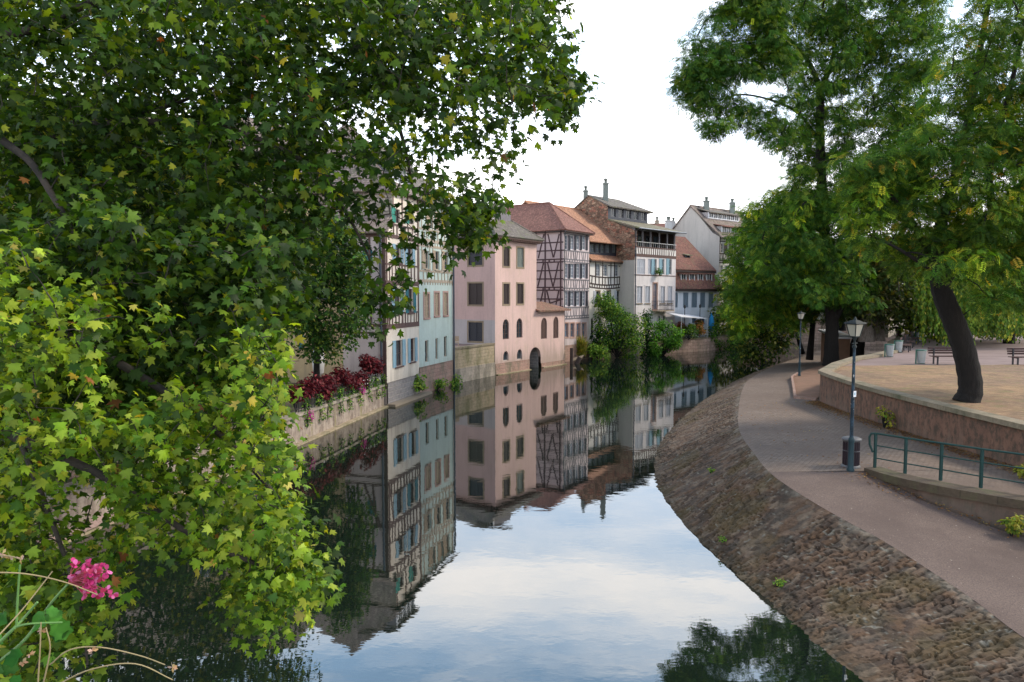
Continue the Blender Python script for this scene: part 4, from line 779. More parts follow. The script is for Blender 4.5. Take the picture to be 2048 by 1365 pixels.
# park
def poly_struct(name, pts, z, mat): m = MB(); m.add([(x, y, z) for x, y in pts], [tuple(range(len(pts)))]); return struct(m, name, mat)
fr = [(x + .2, y) for x, y in WL] + [(16.45, 35.3), (19.1, 38.7), (21.1, 40.5), (24.4, 44.2), (28, 52), (34, 61), (46, 75), (70, 98), (140, 98), (140, 4)]
poly_struct('park_ground', fr, 2.88, GRAV)
lawn = [(x + .25, y) for x, y in WL[2:-1]] + [(14.7, 31.6), (15.9, 33), (18, 34.6), (22, 35.6), (28, 36), (40, 36.3), (60, 36), (60, 4)]
ml = MB(); 
nx_, ny_ = 150, 110; gx = np.linspace(0, 1, nx_); gy = np.linspace(0, 1, ny_)
lp = np.array([(np.interp(y, WL[:, 1], WL[:, 0]) + .25) for y in np.linspace(6, 31.5, ny_)])
P = np.zeros((nx_, ny_, 3)); yy = np.linspace(6, 31.5, ny_)
far = np.interp(gx, [0, .05, .2, 1], [31.5, 33.3, 35.3, 36.2])
for j in range(ny_):
    P[:, j, 0] = lp[j] + (gx ** 1.5) * 32; P[:, j, 1] = 6 + (far - 6) * gy[j]
P[..., 2] = 2.9 + .06 * fbm(P[..., 0] * .7, P[..., 1] * .7, 4, 3); tag(grid_mesh('lawn', P, DRY), None, kind='structure')
bed = [(13.5, 33.1), (17.5, 43.4), (21, 50), (26, 56), (27.5, 54), (23.5, 46.5), (20.2, 41.5), (18, 38.6), (15.8, 35.6), (14.1, 32.6)]
m = MB(); A = np.array([(13.5, 33.1, 1.66), (15.5, 38.2, 1.53), (17.5, 43.4, 1.36), (21, 50, 1.1), (26, 57, .95)]); Bq = np.array([(14.2, 32.4, 1.68), (17.6, 37.5, 1.62), (20.6, 41.2, 1.5), (25, 47, 1.35), (28.5, 54, 1.2)])
strip('sandy_bed', A, Bq, SAND)
h = empty('bed_edging', (13.5, 33.1, 1.6), 'thin reddish kerb edging round the sandy bed at the lamp', 'kerb'); m = MB(); L2 = np.array([(14.1, 32.15), (13.45, 33.0), (15.45, 38.2), (17.45, 43.4), (19.2, 46.8)]); wallstrip(m, L2, -.06, .06, [1.5, 1.5, 1.4, 1.2, 1.05], [1.72, 1.72, 1.6, 1.44, 1.3]); m.build('edging', MT['redstone'], h)
# ---- land ----
poly_struct('ground_left', [(-15.2, -30), (-15.2, 4), (-9.75, 29.5), (-7.7, 40.6), (-7, 45), (-5, 51), (-2, 58), (4, 66), (8.2, 72.6), (12, 78), (19, 83), (27, 91), (36, 98), (130, 98), (130, 420), (-250, 420), (-250, -30)], 1.18, SOIL)
poly_struct('terrain', [(-400, 97.5), (600, 97.5), (600, 900), (-400, 900)], 1.1, SOIL)
# ---- left canal wall ----
mq = stone('streaked_quay_wall', (.27, .23, .19), (.36, .31, .26), (.17, .14, .11), 1.0, .42, (.1, .08, .06), .012, .02, .6, (.4, .64))
nn_ = None
m = NT('streaked_wall'); 
wn = m.noise(m.pos((2.2, 2.2, .12)), 1.5, 6, .7); wn2 = m.noise(m.pos(), 3, 7, .7)
k = m.mix(m.ramp(wn, .38, .62), (.14, .105, .085), (.33, .27, .22)); k = m.mix(m.ramp(wn2, .45, .75), k, (.42, .36, .3)); k = m.mix(m.ramp(m.noise(m.pos((1, 1, .3)), 1.3, 6, .7), .56, .7), k, (.2, .18, .07)); m.col(k); m.rough(.93); m.bump(wn2, .7, .04)
LW = np.array([(-16.5, -6), (-15.2, 4), (-12.6, 15), (-9.55, 29.2), (-7.45, 40.4)]); h = empty('canal_wall', (-9.5, 29, 0), 'old streaked stone canal wall below the dark red plants on the left bank', 'wall')
mm = MB(); wallstrip(mm, LW[:], .0, .45, -.6, 1.2); mm.build('wall', m.m, h)
mm = MB(); wallstrip(mm, LW, -.08, .5, 1.2, 1.32); mm.build('coping', MT['quay'], h)
mm = MB(); wallstrip(mm, LW, -.28, .0, -.6, .07); mm.build('ledge', MT['quaytan'], h)
# left near stone slope
A = np.array([(-15.4, -6, .1), (-13.9, 4, .1), (-12.3, 14, .1), (-11.0, 22, .1)]); A = smooth_poly(A, 0)[::2]; Bq = smooth_poly(np.array([(-18.5, -6, 1.6), (-17.4, 4, 1.6), (-15.2, 14, 1.6), (-12.4, 22, 1.4)]), 0)[::2]
strip('stone_slope', A, Bq, stone('left_slope_stone', (.25, .17, .15), (.34, .25, .22), (.1, .08, .07), .5, .25, None, .03, .1, 1), 20)
# terrace wall by pink house
T0, T1 = Vector((-4.25, 51.0)), Vector((-1.42, 56.35)); ft = Fac(T0, T1); h = empty('terrace_wall', (*T0, 0), 'stone terrace wall rising from the canal between the green and pink houses', 'wall')
m = MB(); m.fbox(ft, 0, ft.L, -.5, 1.05, -.5, .08); m.build('lower_courses', MT['quay'], h); m = MB(); m.fbox(ft, 0, ft.L, 1.05, 2.5, -.45, 0); m.build('wall', MT['quaytan'], h); m = MB(); m.fbox(ft, 0, ft.L, 2.5, 2.62, -.5, .07); m.build('coping', cop, h)
poly_struct('terrace', [T0[:], T1[:], (-6.5, 62), (-9, 57)], 2.42, GRAV)
# far quay walls
fw = [(7.9, 72.0), (10, 74.2), (12.6, 76.2), (16.5, 77.4), (22.0, 80.5), (27.5, 86), (33, 94), (40, 97)]
h = empty('garden_quay_wall', (17, 78, 0), 'pink stone quay wall below the gardens and terrace of the white and blue houses', 'wall'); FW = np.array(fw); m = MB(); wallstrip(m, FW, .0, .5, -.5, 1.45); m.build('wall', MT['pinkquay'], h); m = MB(); wallstrip(m, FW, -.06, .52, 1.45, 1.55); m.build('coping', cop, h)
poly_struct('garden_ground', [(7.9, 72.4), (10, 74.6), (12.6, 76.6), (16.5, 77.8), (22, 80.9), (27.5, 86.4), (33, 94.2), (30, 99), (0, 99), (5, 72)], 1.4, SOIL)
fb = [(30, 93), (45, 92.5), (60, 92), (75, 91)]
h = empty('far_bank_wall', (45, 93, 0), 'long pinkish stone bank wall across the water seen under the trees', 'wall'); m = MB(); wallstrip(m, np.array(fb), 0, .6, -.5, 3.1); m.build('wall', MT['pinkquay'], h); m = MB(); wallstrip(m, np.array(fb), -.08, .65, 3.1, 3.25); m.build('coping', cop, h)
poly_struct('far_bank', [(28, 98), (30, 93.3), (75, 91.3), (120, 91.3), (120, 140), (28, 140)], 2.95, GRAV)
def simple_house(name, label, c, wx, dy, hz, rz, wallm, roofm, nwin=4, floors=2, z0=1):
    x, y = c; f = Fac((x - wx / 2, y), (x + wx / 2, y)); h = empty(name, (x, y, z0), label, 'house'); W = []
    for i in range(nwin):
        for k in range(floors):
            u = wx * (i + .5) / nwin - .45; z = z0 + .9 + k * 2.9; r = (u, z + 1.6, u + .9, z); W.append(r); window(h, f, r, 'offwhite', 2, 3)
    wall(f, 0, wx, z0 - 1, z0 + hz, W).build('wall', MT[wallm], h); m = MB(); m.box(x - wx / 2 + .001, x + wx / 2 - .001, y + .5, y + dy, z0 - 1, z0 + hz - .01); m.build('rear_wall', MT[wallm], h)
    m = MB(); a, b, c_, d = (x - wx / 2 - .4, y - .5, z0 + hz), (x + wx / 2 + .4, y - .5, z0 + hz), (x + wx / 2 + .4, y + dy / 2, z0 + hz + rz), (x - wx / 2 - .4, y + dy / 2, z0 + hz + rz); m.slab([a, b, c_, d]); m.slab([d, c_, (c_[0], y + dy + .5, z0 + hz), (d[0], y + dy + .5, z0 + hz)]); m.build('roof', MT[roofm], h)
simple_house('riverside_house', 'white house across the water glimpsed under the trees above the pink bank wall', (42, 97), 13, 9, 7, 4.5, 'whitep', 't_brown', 6, 2, 3)
simple_house('park_edge_house', 'cream house behind the willow at the far side of the park', (66, 99), 15, 9, 8, 4.5, 'cream', 't_dkred', 6, 3, 2.9)
simple_house('park_edge_house', 'pinkish house at the far right edge behind the hanging willow strands', (84, 97), 14, 9, 8, 4.5, 'palepink', 't_brown', 6, 3, 2.9)
# low park wall far
h = empty('park_wall', (45, 72, 2.9), 'low grey wall at the far end of the gravel walk, partly hidden by foliage', 'wall'); m = MB(); wallstrip(m, np.array([(34, 64), (38, 70), (46, 74.5)]), -.4, 0, 2.6, 4.4); m.build('wall', MT['quay'], h); m = MB(); wallstrip(m, np.array([(34, 64), (38, 70), (46, 74.5)]), -.45, .05, 4.4, 4.52); m.build('coping', cop, h)
h = empty('bank_wall', (26.8, 57.5, 1), 'brown wall stub with pale slanting coping between the tree trunks', 'wall')
m = MB(); m.hexa([(26.6, 57, .6), (27.6, 57, .6), (27.9, 61, .6), (27.0, 61, .6), (26.6, 57, 2.9), (27.6, 57, 2.9), (27.9, 61, 3.3), (27, 61, 3.3)]); m.build('wall', SAND, h); m = MB(); m.hexa([(26.4, 56.8, 2.92), (27.9, 56.8, 2.92), (28.3, 61.2, 3.32), (26.8, 61.2, 3.32), (26.4, 56.8, 3.08), (27.9, 56.8, 3.08), (28.3, 61.2, 3.5), (26.8, 61.2, 3.5)]); m.build('coping', MT['offwhite'], h)
h = empty('park_bank_wall', (30, 56, 1), 'dark low wall edging the park above the waterside path', 'wall'); m = MB(); PBW = np.array([(24.2, 44.4), (28, 52), (34, 61), (46, 75), (60, 90)]); wallstrip(m, PBW, -.35, 0, .3, 2.9); m.build('wall', MT['quay'], h); m = MB(); wallstrip(m, PBW, -.4, .06, 2.9, 3.0); m.build('coping', cop, h)
h = empty('quay_slab', (-6.6, 42, 0), 'pale stone landing slab at the water in front of the cream timbered house', 'quay slab'); m = MB(); m.fbox(f1, -.2, 5.6, -.3, .14, .07, .62); m.build('slab', MT['tanstone'], h)
h = empty('mooring_ledge', (1, 60, 0), 'narrow mossy ledge at the foot of the pink house', 'ledge'); m = MB(); m.fbox(R3, 0, arc[0] - .1, -.3, .06, .06, .3); m.fbox(R3, arc[2] + .1, 11, -.3, .06, .06, .3); m.build('ledge', MT['quaytan'], h)
# ================= STREET FURNITURE =================
P_teal = paint('teal_cast_iron', (.01, .04, .052), .65, .35); P_dgreen = paint('dark_green_iron', (.005, .014, .015), .7, .3); P_rail = paint('green_railing_paint', (.007, .05, .045), .6, .3)
m = NT('frosted_lamp_glass'); m.col((.5, .47, .38)); m.rough(.35); m.b.inputs['Transmission Weight'].default_value = .25; FROST = m.m
m = NT('worn_pole'); s = m.noise(m.pos((1, 1, .5)), 9, 5, .7); k = m.mix(m.ramp(s, .45, .62), (.004, .014, .022), (.03, .065, .1)); k = m.mix(m.ramp(m.noise(m.pos(), 14, 3, .6), .66, .69), k, (.5, .5, .5)); m.col(k); m.rough(.75); WORN = m.m
LAMPS = 'black and teal street lamps with square lanterns'
def make_lamp(loc, label):
    h = empty('street_lamp', (0, 0, 0), label, 'street lamp', LAMPS); m = MB()
    m.lathe((0, 0, 0), [(.1, 0), (.1, .05), (.075, .09), (.07, .75), (.078, .8), (.078, .86), (.052, .92)], 12); m.build('base', P_teal, h)
    m = MB(); m.lathe((0, 0, .9), [(.05, 0), (.044, 1.2), (.038, 2.1), (.034, 2.42)], 10); m.build('pole', WORN, h)
    m = MB(); m.lathe((0, 0, 3.3), [(.055, 0), (.06, .05), (.032, .08), (.028, .2), (.07, .26), (.075, .3)], 10)
    m.tube([(-.1, 0, 3.42), (.1, 0, 3.42)], .016, 6); m.build('collar', P_dgreen, h)
    z0, z1, a, b = 3.6, 3.93, .085, .15
    ln = MB(); cs = [(-1, -1), (1, -1), (1, 1), (-1, 1)]
    for sx, sy in cs: ln.tube([(sx * a, sy * a, z0), (sx * b, sy * b, z1)], .014, 5)
    for z, r in ((z0, a), (z1, b)):
        for i in range(4): p, q = cs[i], cs[(i + 1) % 4]; ln.tube([(p[0] * r, p[1] * r, z), (q[0] * r, q[1] * r, z)], .014, 5)
    o = ln.build('lantern', P_dgreen, h)
    g = MB(); k = .97; g.hexa([(-a * k, -a * k, z0), (a * k, -a * k, z0), (a * k, a * k, z0), (-a * k, a * k, z0), (-b * k, -b * k, z1), (b * k, -b * k, z1), (b * k, b * k, z1), (-b * k, b * k, z1)]); g.build('glass', FROST, o)
    t = MB(); A_, B_, C_, D_ = .2, .18, .14, .07; t.hexa([(-A_, -A_, z1 + .012), (A_, -A_, z1 + .012), (A_, A_, z1 + .012), (-A_, A_, z1 + .012), (-B_, -B_, z1 + .05), (B_, -B_, z1 + .05), (B_, B_, z1 + .05), (-B_, B_, z1 + .05)])
    t.hexa([(-C_, -C_, z1 + .051), (C_, -C_, z1 + .051), (C_, C_, z1 + .051), (-C_, C_, z1 + .051), (-D_, -D_, z1 + .1), (D_, -D_, z1 + .1), (D_, D_, z1 + .1), (-D_, D_, z1 + .1)]); t.lathe((0, 0, z1 + .1), [(.05, 0), (.03, .05), (.005, .1)], 8); t.build('lantern_roof', P_dgreen, o)
    h.location = loc; return h
l1 = make_lamp((9.05, 18.45, 1.8), 'nearest street lamp, black lantern on scuffed blue pole beside the dark litter bin')
l1.rotation_euler.z = math.radians(24)
m = MB(); m.box(-.05, .05, -.062, -.058, 2.0, 2.16); st = m.build('sticker', MT['white']); st.parent = l1
st.matrix_parent_inverse.identity(); m = MB(); m.box(-.03, .02, -.0655, -.0625, 2.05, 2.12); st = m.build('sticker', MT['blueshut']); st.parent = l1
l2 = copy_tree(l1); l2.location = (18.2, 44.1, 1.38); l2['label'] = 'farther street lamp standing alone at the sandy bed by the trees'
for ch in [x for x in COL.objects if x.parent == l2 and x.name.startswith('sticker')]: bpy.data.objects.remove(ch)
# litter bin dark
h = empty('litter_bin', (9.25, 18.85, 1.8), 'dark ribbed cylindrical litter bin with grey rim behind the nearest lamp post', 'litter bin'); x, y, z = 9.25, 18.85, 1.8
BB = paint('bin_dark_purple', (.035, .022, .03), .5); GR = paint('bin_grey_rim', (.13, .13, .135), .6)
m = MB(); m.lathe((x, y, z), [(.19, .06), (.19, .72)], 24); 
for i in range(18): q = 2 * math.pi * i / 18; m.box(x + .2 * math.cos(q) - .012, x + .2 * math.cos(q) + .012, y + .2 * math.sin(q) - .012, y + .2 * math.sin(q) + .012, z + .08, z + .7)
m.build('body', BB, h); m = MB(); m.lathe((x, y, z), [(.25, 0), (.25, .05), (.215, .08)], 20); m.build('base', GR, h); m = MB(); m.lathe((x, y, z), [(.205, .72), (.25, .76), (.25, .8), (.16, .84), (.13, .84)], 20); m.build('rim', GR, h); m = MB(); m.lathe((x, y, z), [(.218, .46), (.218, .48)], 20); m.build('band', GR, h)
# railing
h = empty('railing', (9.65, 18.35, 1.9), 'green painted tubular railing with square posts along the kerb wall', 'railing')
RL = [(9.68, 18.42), (10.14, 17.8), (10.68, 17.18), (11.24, 16.52), (11.95, 15.8), (12.7, 15.0), (13.6, 14.0), (14.6, 12.9)]
for x, y in RL: m = MB(); m.box(x - .03, x + .03, y - .03, y + .03, 1.88, 2.8); m.build('post', P_rail, h)
for z in (2.82, 2.5, 2.16): m = MB(); m.tube([(x, y, z) for x, y in RL], .026 if z > 2.7 else .017, 6); m.build('rail', P_rail, h)
m = MB(); m.tube([(9.68, 18.42, 2.82), (9.6, 18.5, 2.8), (9.57, 18.53, 2.7), (9.58, 18.52, 2.5), (9.64, 18.46, 2.3)], .03, 6); m.build('end_curl', P_rail, h)
# park bins
PB = paint('bin_pale_metal', (.4, .44, .45), .35, .15, .4); PG = paint('bin_green_rim', (.03, .12, .09), .5)
def park_bin(label, x, y):
    h = empty('litter_bin', (0, 0, 0), label, 'litter bin', 'pale metal litter bins in the park'); m = MB(); m.lathe((0, 0, 0), [(.17, .05), (.2, .3), (.235, .72)], 16); m.build('body', PB, h)
    m = MB(); m.lathe((0, 0, .7), [(.25, 0), (.25, .05), (.2, .05)], 16); m.build('rim', PG, h); m = MB(); m.box(-.3, -.25, -.03, .03, 0, .76); m.box(-.27, .2, -.03, .03, .0, .03); m.build('stand', PG, h); h.location = (x, y, 2.89); return h
p = atZ(1842, 728, 2.9); park_bin('pale litter bin nearest the tree, left of the dark bench', p.x, p.y); src = [o for o in COL.objects if o.name.startswith('litter_bin') and o.get('group')][0]
for px, py, lb in ((1779, 714, 'pale litter bin at the end of the low wall beyond the lamp'), (1797, 705, 'pale litter bin at the near end of the row of benches'), (1838, 683, 'farthest pale litter bin behind the row of benches')):
    c = copy_tree(src); p = atZ(px, py, 2.9); c.location = (p.x, p.y, 2.89); c['label'] = lb
# benches
BW = wood('bench_slat', (.055, .022, .02)); 
def bench(label, x, y, rz, mat=None, group='park benches'):
    h = empty('park_bench', (0, 0, 0), label, 'bench', group); m = MB()
    for i in range(4): m.box(-1, 1, -.2 + i * .12, -.11 + i * .12, .41, .445)
    m.build('seat', BW, h); m = MB()
    for i in range(3): z = .54 + i * .12; m.hexa([(-1, .27 + i * .03, z), (1, .27 + i * .03, z), (1, .3 + i * .03, z), (-1, .3 + i * .03, z), (-1, .28 + i * .03, z + .09), (1, .28 + i * .03, z + .09), (1, .31 + i * .03, z + .09), (-1, .31 + i * .03, z + .09)])
    m.build('backrest', BW, h)
    for sx in (-.75, .75): m = MB(); m.box(sx - .03, sx + .03, .2, .26, 0, .86); m.box(sx - .03, sx + .03, -.16, -.1, 0, .41); m.box(sx - .029, sx + .029, -.16, .26, .36, .409); m.build('leg', MT['iron'], h)
    h.location = (x, y, 2.89); h.rotation_euler.z = rz; return h
p = atZ(1901, 729, 2.9); b0 = bench('dark red slatted bench half hidden behind the leaning tree trunk', p.x, p.y, 0)
c = copy_tree(b0); p = atZ(2061, 731, 2.9); c.location = (p.x, p.y, 2.89); c['label'] = 'dark red slatted bench cut by the right edge of the picture'
names = ['nearest bench of the receding row beside the pale bin', 'second bench of the receding row of benches', 'third bench of the receding row of benches', 'farthest bench of the receding row on the gravel']
for i, (px, py) in enumerate(((1814, 703), (1822, 695), (1832, 688), (1841, 681))):
    c = copy_tree(b0); p = atZ(px, py, 2.9); c.location = (p.x, p.y, 2.89); c.rotation_euler.z = math.radians(57); c['label'] = names[i]
p = atZ(1797, 675, 2.9); h = empty('wooden_post', (p.x, p.y, 2.89), 'short brown wooden post on the dry grass beyond the benches', 'post'); m = MB(); m.box(p.x - .16, p.x + .16, p.y - .1, p.y + .1, 2.8, 3.6); m.box(p.x - .5, p.x + .5, p.y - .06, p.y + .06, 3.6, 3.8); m.build('post', MT['brown'], h)
# planters / parasols / terrace bits
def parasol(name, label, x, y, z, hgt, mat, r=.22, pole='white'):
    h = empty(name, (x, y, z), label, 'parasol'); m = MB(); m.lathe((x, y, z), [(.3, 0), (.3, .08), (.04, .1), (.03, .11), (.025, hgt + .1)], 8); m.build('pole', MT[pole], h)
    m = MB(); vs = []; n = 16; prof_ = [(.1, .25), (r * .8, .3), (r, .55), (r * .8, .75), (r * .35, .93), (.03, 1.0)]
    for rr_, t in prof_:
        for j in range(n): q = 2 * math.pi * j / n; k = rr_ * (1 + .28 * (j % 2)); vs.append((x + k * math.cos(q), y + k * math.sin(q), z + hgt * t))
    m.add(vs, [(i * n + j, i * n + (j + 1) % n, (i + 1) * n + (j + 1) % n, (i + 1) * n + j) for i in range(len(prof_) - 1) for j in range(n)], True); m.build('canopy', mat, h)
p = atY(637, 735, 39); parasol('closed_parasol', 'closed off-white parasol in the garden behind the red plants', p.x, p.y, 1.2, 3.1, MT['offwhite'], .28)
p = atZ(1412, 672, 1.45); parasol('closed_parasol', 'closed bright blue parasol on the far terrace by the blue house', p.x - 0, min(p.y, 84), 1.45, 2.9, paint('blue_canvas', (.02, .28, .6), .8), .26)
for i, (px, lb) in enumerate(((922, 'left wicker chair on the terrace by the pink house'), (940, 'right wicker chair on the terrace by the pink house'))):
    q = ft.P(ft.uz(px, 690)[0], 0, -1.3); x, y = q.x, q.y; z = 2.42; h = empty('terrace_chair', (x, y, z), lb, 'chair', 'terrace chairs'); m = MB(); m.box(x - .25, x + .25, y - .25, y + .25, z + .42, z + .47); m.build('seat', MT['beige'], h)
    m = MB(); m.box(x - .25, x + .25, y + .2, y + .25, z + .5, z + .9); m.build('backrest', MT['beige'], h)
    for sx in (-1, 1):
        for sy in (-1, 1): m = MB(); m.box(x + sx * .22 - .02, x + sx * .22 + .02, y + sy * .22 - .02, y + sy * .22 + .02, z, z + .42 if sy < 0 else z + .419); m.build('leg', MT['beige'], h)
# white awning, conservatory, terrace railing
q = [F6.P(6.3, 0, .1), F6.P(6.3, 0, 2.2)]; h = empty('awning', (q[0].x, q[0].y, 1.4), 'white open awning over the terrace between the white and blue houses', 'awning')
za1, za2 = 4.2, 3.7; g = Fac(F6.P(6.2, 0, .5)[:2], f7.P(2.6, 0, 1.5)[:2]); a, b = F6.P(5.6, 0, .4), f7.P(2.9, 0, .3)
m = MB(); m.slab([(a.x, a.y, 4.5), (b.x, b.y, 4.15), (b.x + 1.5, b.y - 1.9, 3.75), (a.x + 1.3, a.y - 1.8, 4.1)], .05); m.build('canopy', MT['white'], h); m = MB(); 
for p in ((b.x + 1.45, b.y - 1.85, 3.72), (a.x + 1.3, a.y - 1.75, 4.05)): m.tube([(p[0], p[1], 1.4), p], .03, 6)
m.build('post', MT['white'], h)
h = empty('terrace_railing', (19, 79.5, 1.5), 'dark iron railing along the far terrace edge', 'railing'); m = MB(); pts = [(15.5, 77.4), (19.2, 79.2), (22, 80.8), (25, 83.8)]
for z in (1.75, 2.45): m.tube([(x, y, z) for x, y in pts], .03, 5)
for i in range(len(pts) - 1):
    n = int(math.dist(pts[i], pts[i + 1]) / .3)
    for k in range(n): t = k / n; x = pts[i][0] * (1 - t) + pts[i + 1][0] * t; y = pts[i][1] * (1 - t) + pts[i + 1][1] * t; m.tube([(x, y, 1.5), (x, y, 2.45)], .016, 4)
m.build('bars', MT['iron'], h)
for px, lb in ((1369, 'slim dark flag pole on the far terrace, left of the blue parasol'), (1399.5, 'slim dark lantern pole on the far terrace beside the blue parasol')):
    p = atY(px, 650, 80.5 if px < 1380 else 83); h = empty('terrace_pole', (p.x, p.y, 1.5), lb, 'pole'); m = MB(); m.tube([(p.x, p.y, 1.5), (p.x, p.y, 4.9)], .04, 6); m.lathe((p.x, p.y, 4.9), [(.04, 0), (.12, .1), (.12, .35), (.02, .5)], 8); m.build('pole', MT['iron'], h)
# bits at the pink house corner: planks and iron wheel
q = R3.P(11.6, 0, .3); h = empty('wooden_planks', (q.x, q.y, 0), 'pale weathered planks and dark mooring timber at the water beside the pink annex', 'planks'); m = MB()
for i in range(3): a = q + Vector((.1 * i, .2 * i, .2 + .1 * i)); m.tube([a, a + Vector((1.2, .7, .3))], .05, 5)
m.build('plank', MT['tanstone'], h); m = MB(); m.tube([(q.x + .1, q.y - .2, -.2), (q.x + .1, q.y - .2, 1.5)], .16, 8); m.tube([(q.x + .5, q.y - .1, -.2), (q.x + .9, q.y, .6)], .22, 8); m.build('mooring_timber', MT['dark'], h)
# railing on left garden wall
h = empty('garden_railing', (-9, 32, 1.3), 'thin iron railing on the left canal wall behind the hanging plants', 'railing'); m = MB()
g0, g1 = Vector((-9.45, 30.3)), Vector((-7.55, 40.3)); gd = g1 - g0
for z in (1.5, 2.0): m.tube([(*g0, z), (*g1, z)], .022, 5)
for i in range(41): p = g0 + gd * i / 40; m.tube([(*p, 1.3), (*p, 2.0)], .014, 4)
m.build('bars', MT['iron'], h)
# ================= VEGETATION =================
def leaf_mesh(name, tv, tf, pos, nrm, tip, sc, colr, mat, parent=None, label=None, curl=None):
    tv = np.array(tv, float); n = len(pos); k = len(tv)
    z = nrm / np.linalg.norm(nrm, axis=1)[:, None]; y = tip - (tip * z).sum(1)[:, None] * z; y /= np.maximum(np.linalg.norm(y, axis=1), 1e-6)[:, None]; x = np.cross(y, z)
    sc = np.broadcast_to(sc, (n,))
    V = pos[:, None] + sc[:, None, None] * (tv[None, :, 0:1] * x[:, None] + tv[None, :, 1:2] * y[:, None] + tv[None, :, 2:3] * z[:, None])
    off = np.array(parent['_w']) if parent is not None else np.zeros(3); V = V.reshape(-1, 3) - off
    F_ = (np.array([list(f) + [-1] * (4 - len(f)) for f in tf]))
    lens = np.array([len(f) for f in tf]); flat = np.concatenate([np.array(f) for f in tf]); nl = len(flat)
    idx = (flat[None] + (np.arange(n) * k)[:, None]).ravel().astype(np.int32); st = np.concatenate([[0], np.cumsum(np.tile(lens, n))[:-1]]).astype(np.int32)
    me = bpy.data.meshes.new(name); me.vertices.add(n * k); me.vertices.foreach_set('co', V.ravel()); me.loops.add(len(idx)); me.loops.foreach_set('vertex_index', idx)
    me.polygons.add(n * len(tf)); me.polygons.foreach_set('loop_start', st); me.update(calc_edges=True)
    a = me.color_attributes.new('lc', 'FLOAT_COLOR', 'POINT'); c = np.ones((n, k, 4)); c[..., :3] = colr[:, None]; c[:, 0, :3] *= 1.3 if k > 10 else 1; c[:, :, :3] *= np.linspace(.85, 1.12, k)[None, :, None] if k > 10 else 1; a.data.foreach_set('color', c.ravel())
    me.materials.append(mat); o = bpy.data.objects.new(name, me); COL.objects.link(o)
    if parent is not None: o.parent = parent; o['_w'] = tuple(off)
    if label: o['label'] = label
    return o
def polar(lst): return [(r * math.sin(math.radians(a)), r * math.cos(math.radians(a))) for a, r in lst]
half = [(0, 1.0), (12, .72), (20, .66), (27, .5), (38, .66), (50, .93), (60, .62), (72, .55), (80, .45), (96, .66), (108, .72), (122, .5), (145, .42), (165, .3)]
outl = polar(half) + polar([(-a, r) for a, r in half[:0:-1]])
MAPLE = [(0, 0, 0)] + [(x * .62, y * .62, -.10 * abs(x) - .16 * (y * y if y > 0 else .3 * y * y)) for x, y in outl]
MAPLEF = [(0, i + 1, (i + 1) % len(outl) + 1) for i in range(len(outl))]; MAPLE_ = [(x, y + .3, z) for x, y, z in MAPLE]
SMALL = [(0, 0, 0), (.28, .45, -.04), (0, 1, -.12), (-.28, .45, -.04)]; SMALLF = [(0, 1, 2), (0, 2, 3)]
# pinnate spray: rachis with leaflet pairs
SPR = []; SPRF = []
for i in range(5):
    for sx in (-1, 1):
        b = len(SPR); y0 = .16 + i * .18; zz = -.25 * y0 * y0; SPR += [(0, y0, zz), (sx * .2, y0 + .01, zz - .02), (sx * .36, y0 + .14, zz - .07), (sx * .13, y0 + .13, zz - .02)]; SPRF.append((b, b + 1, b + 2, b + 3) if sx > 0 else (b, b + 3, b + 2, b + 1))
b = len(SPR); SPR += [(-.06, .98, -.24), (.06, .98, -.24), (0, 1.2, -.34)]; SPRF.append((b, b + 1, b + 2))
def unit(n): v = RS.normal(size=(n, 3)); return v / np.linalg.norm(v, axis=1)[:, None]
def palette(n, cols, wts, jit=.25, grp=None):
    cols = np.array(cols); i = RS.choice(len(cols), n, p=np.array(wts) / sum(wts)); c = cols[i] * (1 + jit * RS.uniform(-1, 1, (n, 1))); return np.clip(c * (1 + .12 * RS.uniform(-1, 1, (n, 3))), 0, 1)
LEAF = leafmat('plane_leaf', .45, .5, (1.7, 1.4, .25), .25); LEAF2 = leafmat('locust_leaf', .34, .7, (1.7, 1.6, .3), .1); LEAF3 = leafmat('shrub_leaf', .32, .65, (1.6, 1.4, .4), .12); PETAL = leafmat('petal', .3, .5, (1.1, 1.0, 1.0))
m = NT('dark_bark'); a = m.noise(m.pos((6, 6, 1.2)), 2.2, 7, .7); m.col(m.mix(m.ramp(a, .35, .7), (.003, .0022, .002), (.012, .009, .0075))); m.rough(.95); m.bump(a, 1.0, .06); BARK = m.m
m = NT('pale_bark'); a = m.noise(m.pos((5, 5, 1.5)), 2.2, 7, .7); m.col(m.mix(m.ramp(a, .35, .7), (.1, .08, .07), (.27, .23, .2))); m.rough(.95); m.bump(a, 1.0, .06); BARKP = m.m
m = NT('plane_bark'); a = m.noise(m.pos(), 4, 6, .65); m.col(m.mix(m.ramp(a, .4, .6), (.012, .01, .008), (.045, .036, .028))); m.rough(.9); m.bump(a, .6, .02); BARKL = m.m
def inpoly(x, y, P):
    c = False; n = len(P)
    for i in range(n):
        x1, y1 = P[i]; x2, y2 = P[(i + 1) % n]
        if (y1 > y) != (y2 > y) and x < (x2 - x1) * (y - y1) / (y2 - y1) + x1: c = not c
    return c
def sample_poly(P, n, d0, d1, holes=()):
    xs = [p[0] for p in P]; ys = [p[1] for p in P]; o = []; it = 0
    while len(o) < n and it < n * 60:
        it += 1; x, y = random.uniform(min(xs), max(xs)), random.uniform(min(ys), max(ys))
        if not inpoly(x, y, P): continue
        if any(inpoly(x, y, h_) and random.random() < k for h_, k in holes): continue
        o.append(atY(x, y, random.uniform(d0, d1)))
    return o
